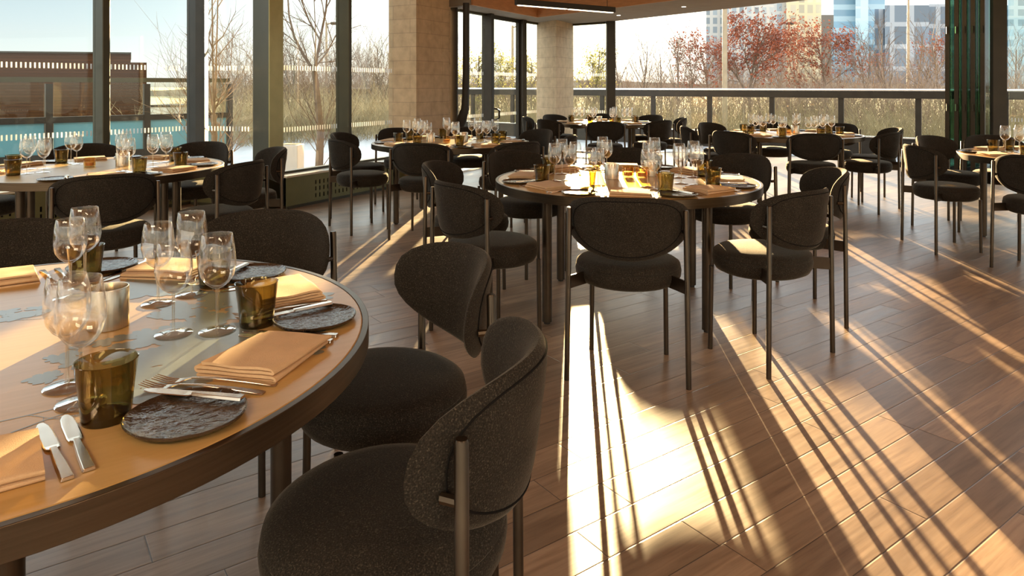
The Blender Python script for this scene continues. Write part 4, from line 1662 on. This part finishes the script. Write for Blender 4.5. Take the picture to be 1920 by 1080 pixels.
hand_tree('forked_tree', 598, 10.2, [
    ([(598, 320, 0), (601, 250, 0), (596, 190, 0), (590, 135, 0)], 0.060, 0.040),
    ([(590, 135, 0), (570, 105, .1), (552, 70, .2), (542, 30, .3), (536, -60, .4)], 0.026, 0.008),
    ([(590, 132, 0), (600, 75, -.1), (611, 20, -.2), (618, -70, -.3)], 0.024, 0.008),
    ([(600, 75, -.1), (580, 40, 0), (565, 0, .1), (556, -50, .2)], 0.014, 0.006),
    ([(592, 125, 0), (612, 100, .2), (632, 62, .3), (648, 20, .4)], 0.014, 0.005),
    ([(590, 130, 0), (592, 70, .3), (588, -20, .5)], 0.012, 0.005)],
    'bare forked tree with a leaning trunk close outside the window by the broad post', 'shoots', 5)
hand_tree('young_birch', 400, 9.0, [
    ([(400, 345, 0), (402, 270, 0), (401, 215, 0)], 0.042, 0.034),
    ([(401, 215, 0), (399, 120, 0), (398, 20, 0), (397, -60, 0)], 0.016, 0.007),
    ([(401, 215, 0), (405, 140, .1), (408, 20, .2), (409, -60, .2)], 0.014, 0.006),
    ([(401, 218, 0), (392, 160, .1), (388, 60, .1), (386, -40, .1)], 0.012, 0.005),
    ([(401, 212, 0), (418, 170, .1), (432, 130, .2)], 0.009, 0.003),
    ([(400, 340, 0), (372, 290, .2), (345, 240, .3), (318, 195, .4)], 0.009, 0.003),
    ([(400, 340, 0), (425, 300, .2), (436, 250, .2)], 0.010, 0.004)],
    'slender multi-stemmed young tree in front of the narrow corner window', 'shoots', 8, M_TWIG)


# ---- dense winter thicket: nobody could count it
def thicket(name, label, quads, n, hrange, mat, seed, r=0.007):
    rng = random.Random(seed)
    m = MB()
    for i in range(n):
        (ax, ay), (bx, by), w = quads[rng.randrange(len(quads))]
        f = rng.random()
        p = Vector((ax + (bx - ax) * f, ay + (by - ay) * f + rng.uniform(0, w), -0.55))
        h = rng.uniform(*hrange) * (0.6 + 0.4 * rng.random())
        d = Vector((rng.gauss(0, .28), rng.gauss(0, .28), 1)).normalized()
        pts = [p]
        for k in range(3):
            d = (d + Vector((rng.gauss(0, .16), rng.gauss(0, .16), rng.gauss(0, .06)))).normalized()
            pts.append(pts[-1] + d * h / 3)
        s = rng.uniform(0.7, 1.6) * r
        m.tube(pts, [s, s * 0.8, s * 0.6, s * 0.3], 3, caps=False, smooth=False)
        for k in range(5):
            j = rng.randrange(1, 3)
            bp = pts[j].lerp(pts[j + 1], rng.random())
            dd = (d + Vector((rng.gauss(0, .6), rng.gauss(0, .6), rng.gauss(0, .3)))).normalized()
            e = bp + dd * h * rng.uniform(.15, .4)
            m.tube([bp, e], [s * 0.6, s * 0.2], 3, caps=False, smooth=False)
    o = m.build(name, mat)
    return stuff(o, label, 'undergrowth')


thicket('terrace_undergrowth', 'dense tan winter undergrowth filling the slope behind the terrace railing', [((-1, 21.5), (4, 19), 4), ((3, 19), (10, 14.5), 5), ((10, 14.5), (15, 12), 6)], 3600, (0.8, 1.75), M_PALETWIG, 1, 0.006)
thicket('tall_undergrowth', 'tall brown winter thicket standing behind the terrace undergrowth', [((-3, 26), (14, 24), 8), ((10, 22), (22, 18), 8)], 2600, (1.2, 2.7), M_DARKTWIG, 2, 0.008)
thicket('window_undergrowth', 'dense grey-green winter thicket outside the window wall', [((-9.5, 17), (-2.0, 21), 6), ((-7, 14.5), (-3, 18), 4)], 2600, (1.0, 2.1), M_PALETWIG, 3, 0.006)
thicket('distant_treeline', 'fine bare treeline rising behind the thicket along the park', [((-4, 36), (14, 33), 10), ((14, 34), (34, 26), 8)], 2600, (2.2, 4.6), M_DARKTWIG, 4, 0.009)
thicket('window_treeline', 'fine bare treeline behind the thicket outside the window wall', [((-13, 27), (-3, 31), 8)], 1500, (2.2, 5.2), M_DARKTWIG, 5, 0.009)
hl = MB()
pts = [(x, 120 + 12 * sin(x * 0.05), 1.25 + 0.7 * sin(x * 0.031 + 1) + 0.3 * sin(x * 0.13)) for x in range(-220, 230, 6)]
for a, b in zip(pts[:-1], pts[1:]):
    hl.add([(a[0], a[1], -1), (b[0], b[1], -1), (b[0], b[1], b[2]), (a[0], a[1], a[2]), (a[0], a[1] + 40, -1), (b[0], b[1] + 40, -1)], [(0, 1, 2, 3), (3, 2, 5, 4)])
struct(hl.build('hills', plain('hazy_woodland_ridge', (0.30, 0.27, 0.22), 1.0, vary=0.3, scale=0.3)))

# ---- tall pole, street lights
o = empty('flag_pole', (px_at(1359, 19.5), 19.5, -0.5))
tag(o, 'thick tan pole rising behind the terrace railing in front of the large rust oak', 'pole')
MB().tube([(0, 0, 0), (0, 0, 6.5)], [0.072, 0.062], 16).build('shaft', M_POLE, o)
MB().tube([(0, 0, 0), (0, 0, 0.05)], 0.16, 16).build('base_plate', M_FRAMEDK, o)


def street_light(px, Y, top, side, label):
    h = z_at(top, Y) + 0.5
    o = empty('street_light', (px_at(px, Y), Y, -0.5))
    tag(o, label, 'lamp post', 'street lights in the park')
    s = Y / F
    MB().tube([(0, 0, 0), (0, 0, h)], [3.0 * s, 2.0 * s], 10).build('pole', M_POLE, o)
    MB().tube([(0, 0, h - 4 * s), (side * 12 * s, 0, h)], 1.4 * s, 6).build('arm', M_POLE, o)
    bevel(MB().box((side * 15 * s, 0, h - 2 * s), (13 * s, 8 * s, 5 * s)).build('lamp_head', M_FRAMEDK, o), s, 1)


street_light(1703, 40, -8, -1, 'tall park lamp post in front of the grey grid building')
street_light(1496, 48, 42, -1, 'park lamp post in front of the gold glass tower')
street_light(612, 34, 42, 1, 'dark park lamp post behind the forked tree')
street_light(961, 40, 48, 1, 'pale park lamp post seen through the glazed door')


# ---- towers
def tower(name, label, blocks):
    px0, Y0 = blocks[0][1], blocks[0][2]
    o = empty(name, (px_at(px0, Y0), Y0, -0.5))
    tag(o, label, 'building')
    for (pa, pb, Y, dep, top, mat, nm) in blocks:
        xa, xb = px_at(pa, Y), px_at(pb, Y)
        k = (Y + dep) / Y
        m = MB().prism([(xa - o.location.x, Y - Y0), (xb - o.location.x, Y - Y0), (xb * k - o.location.x, Y - Y0 + dep), (xa * k - o.location.x, Y - Y0 + dep)], 0, z_at(top, Y) + 0.5)
        wall_uv(m.build(nm, mat, o))


tower('ribbed_tower', 'pale grey ribbed office tower behind the large rust oak', [(1356, 1451, 300, 30, -60, M_T1, 'tower_body'), (1324, 1356, 306, 24, 16, M_T1, 'side_wing')])
tower('gold_tower', 'gold reflecting glass tower between the pale ribbed tower and the dark block', [(1474, 1540, 250, 25, -70, M_T2, 'tower_body'), (1451, 1474, 253, 22, -70, M_T1, 'ribbed_side')])
tower('dark_block', 'dark low block in the gap between the gold and blue towers', [(1536, 1566, 330, 20, 28, M_DKB, 'block_body')])
tower('blue_tower', 'stepped blue glass tower with a paler vertical fin', [(1563, 1604, 205, 25, -50, M_T3, 'tower_body'), (1604, 1628, 202, 26, -60, M_T3B, 'pale_fin'), (1628, 1659, 204, 26, -40, M_T3, 'right_shaft'), (1559, 1563, 206, 22, 52, M_T3, 'low_step')])
tower('grid_building', 'broad grey building with a grid of square dark windows', [(1659, 1742, 165, 24, 10, M_T4, 'main_front'), (1640, 1659, 170, 16, 17, M_T4, 'set_back_wing'), (1742, 1800, 170, 18, 8, M_T4, 'end_wing')])
tower('teal_tower', 'stepped teal glass tower beyond the folded doors at the picture edge', [(1890, 1980, 250, 30, -60, M_T5, 'tower_body'), (1884, 1890, 252, 28, 10, M_T5, 'step'), (1862, 1884, 254, 26, 70, M_T5, 'low_step')])
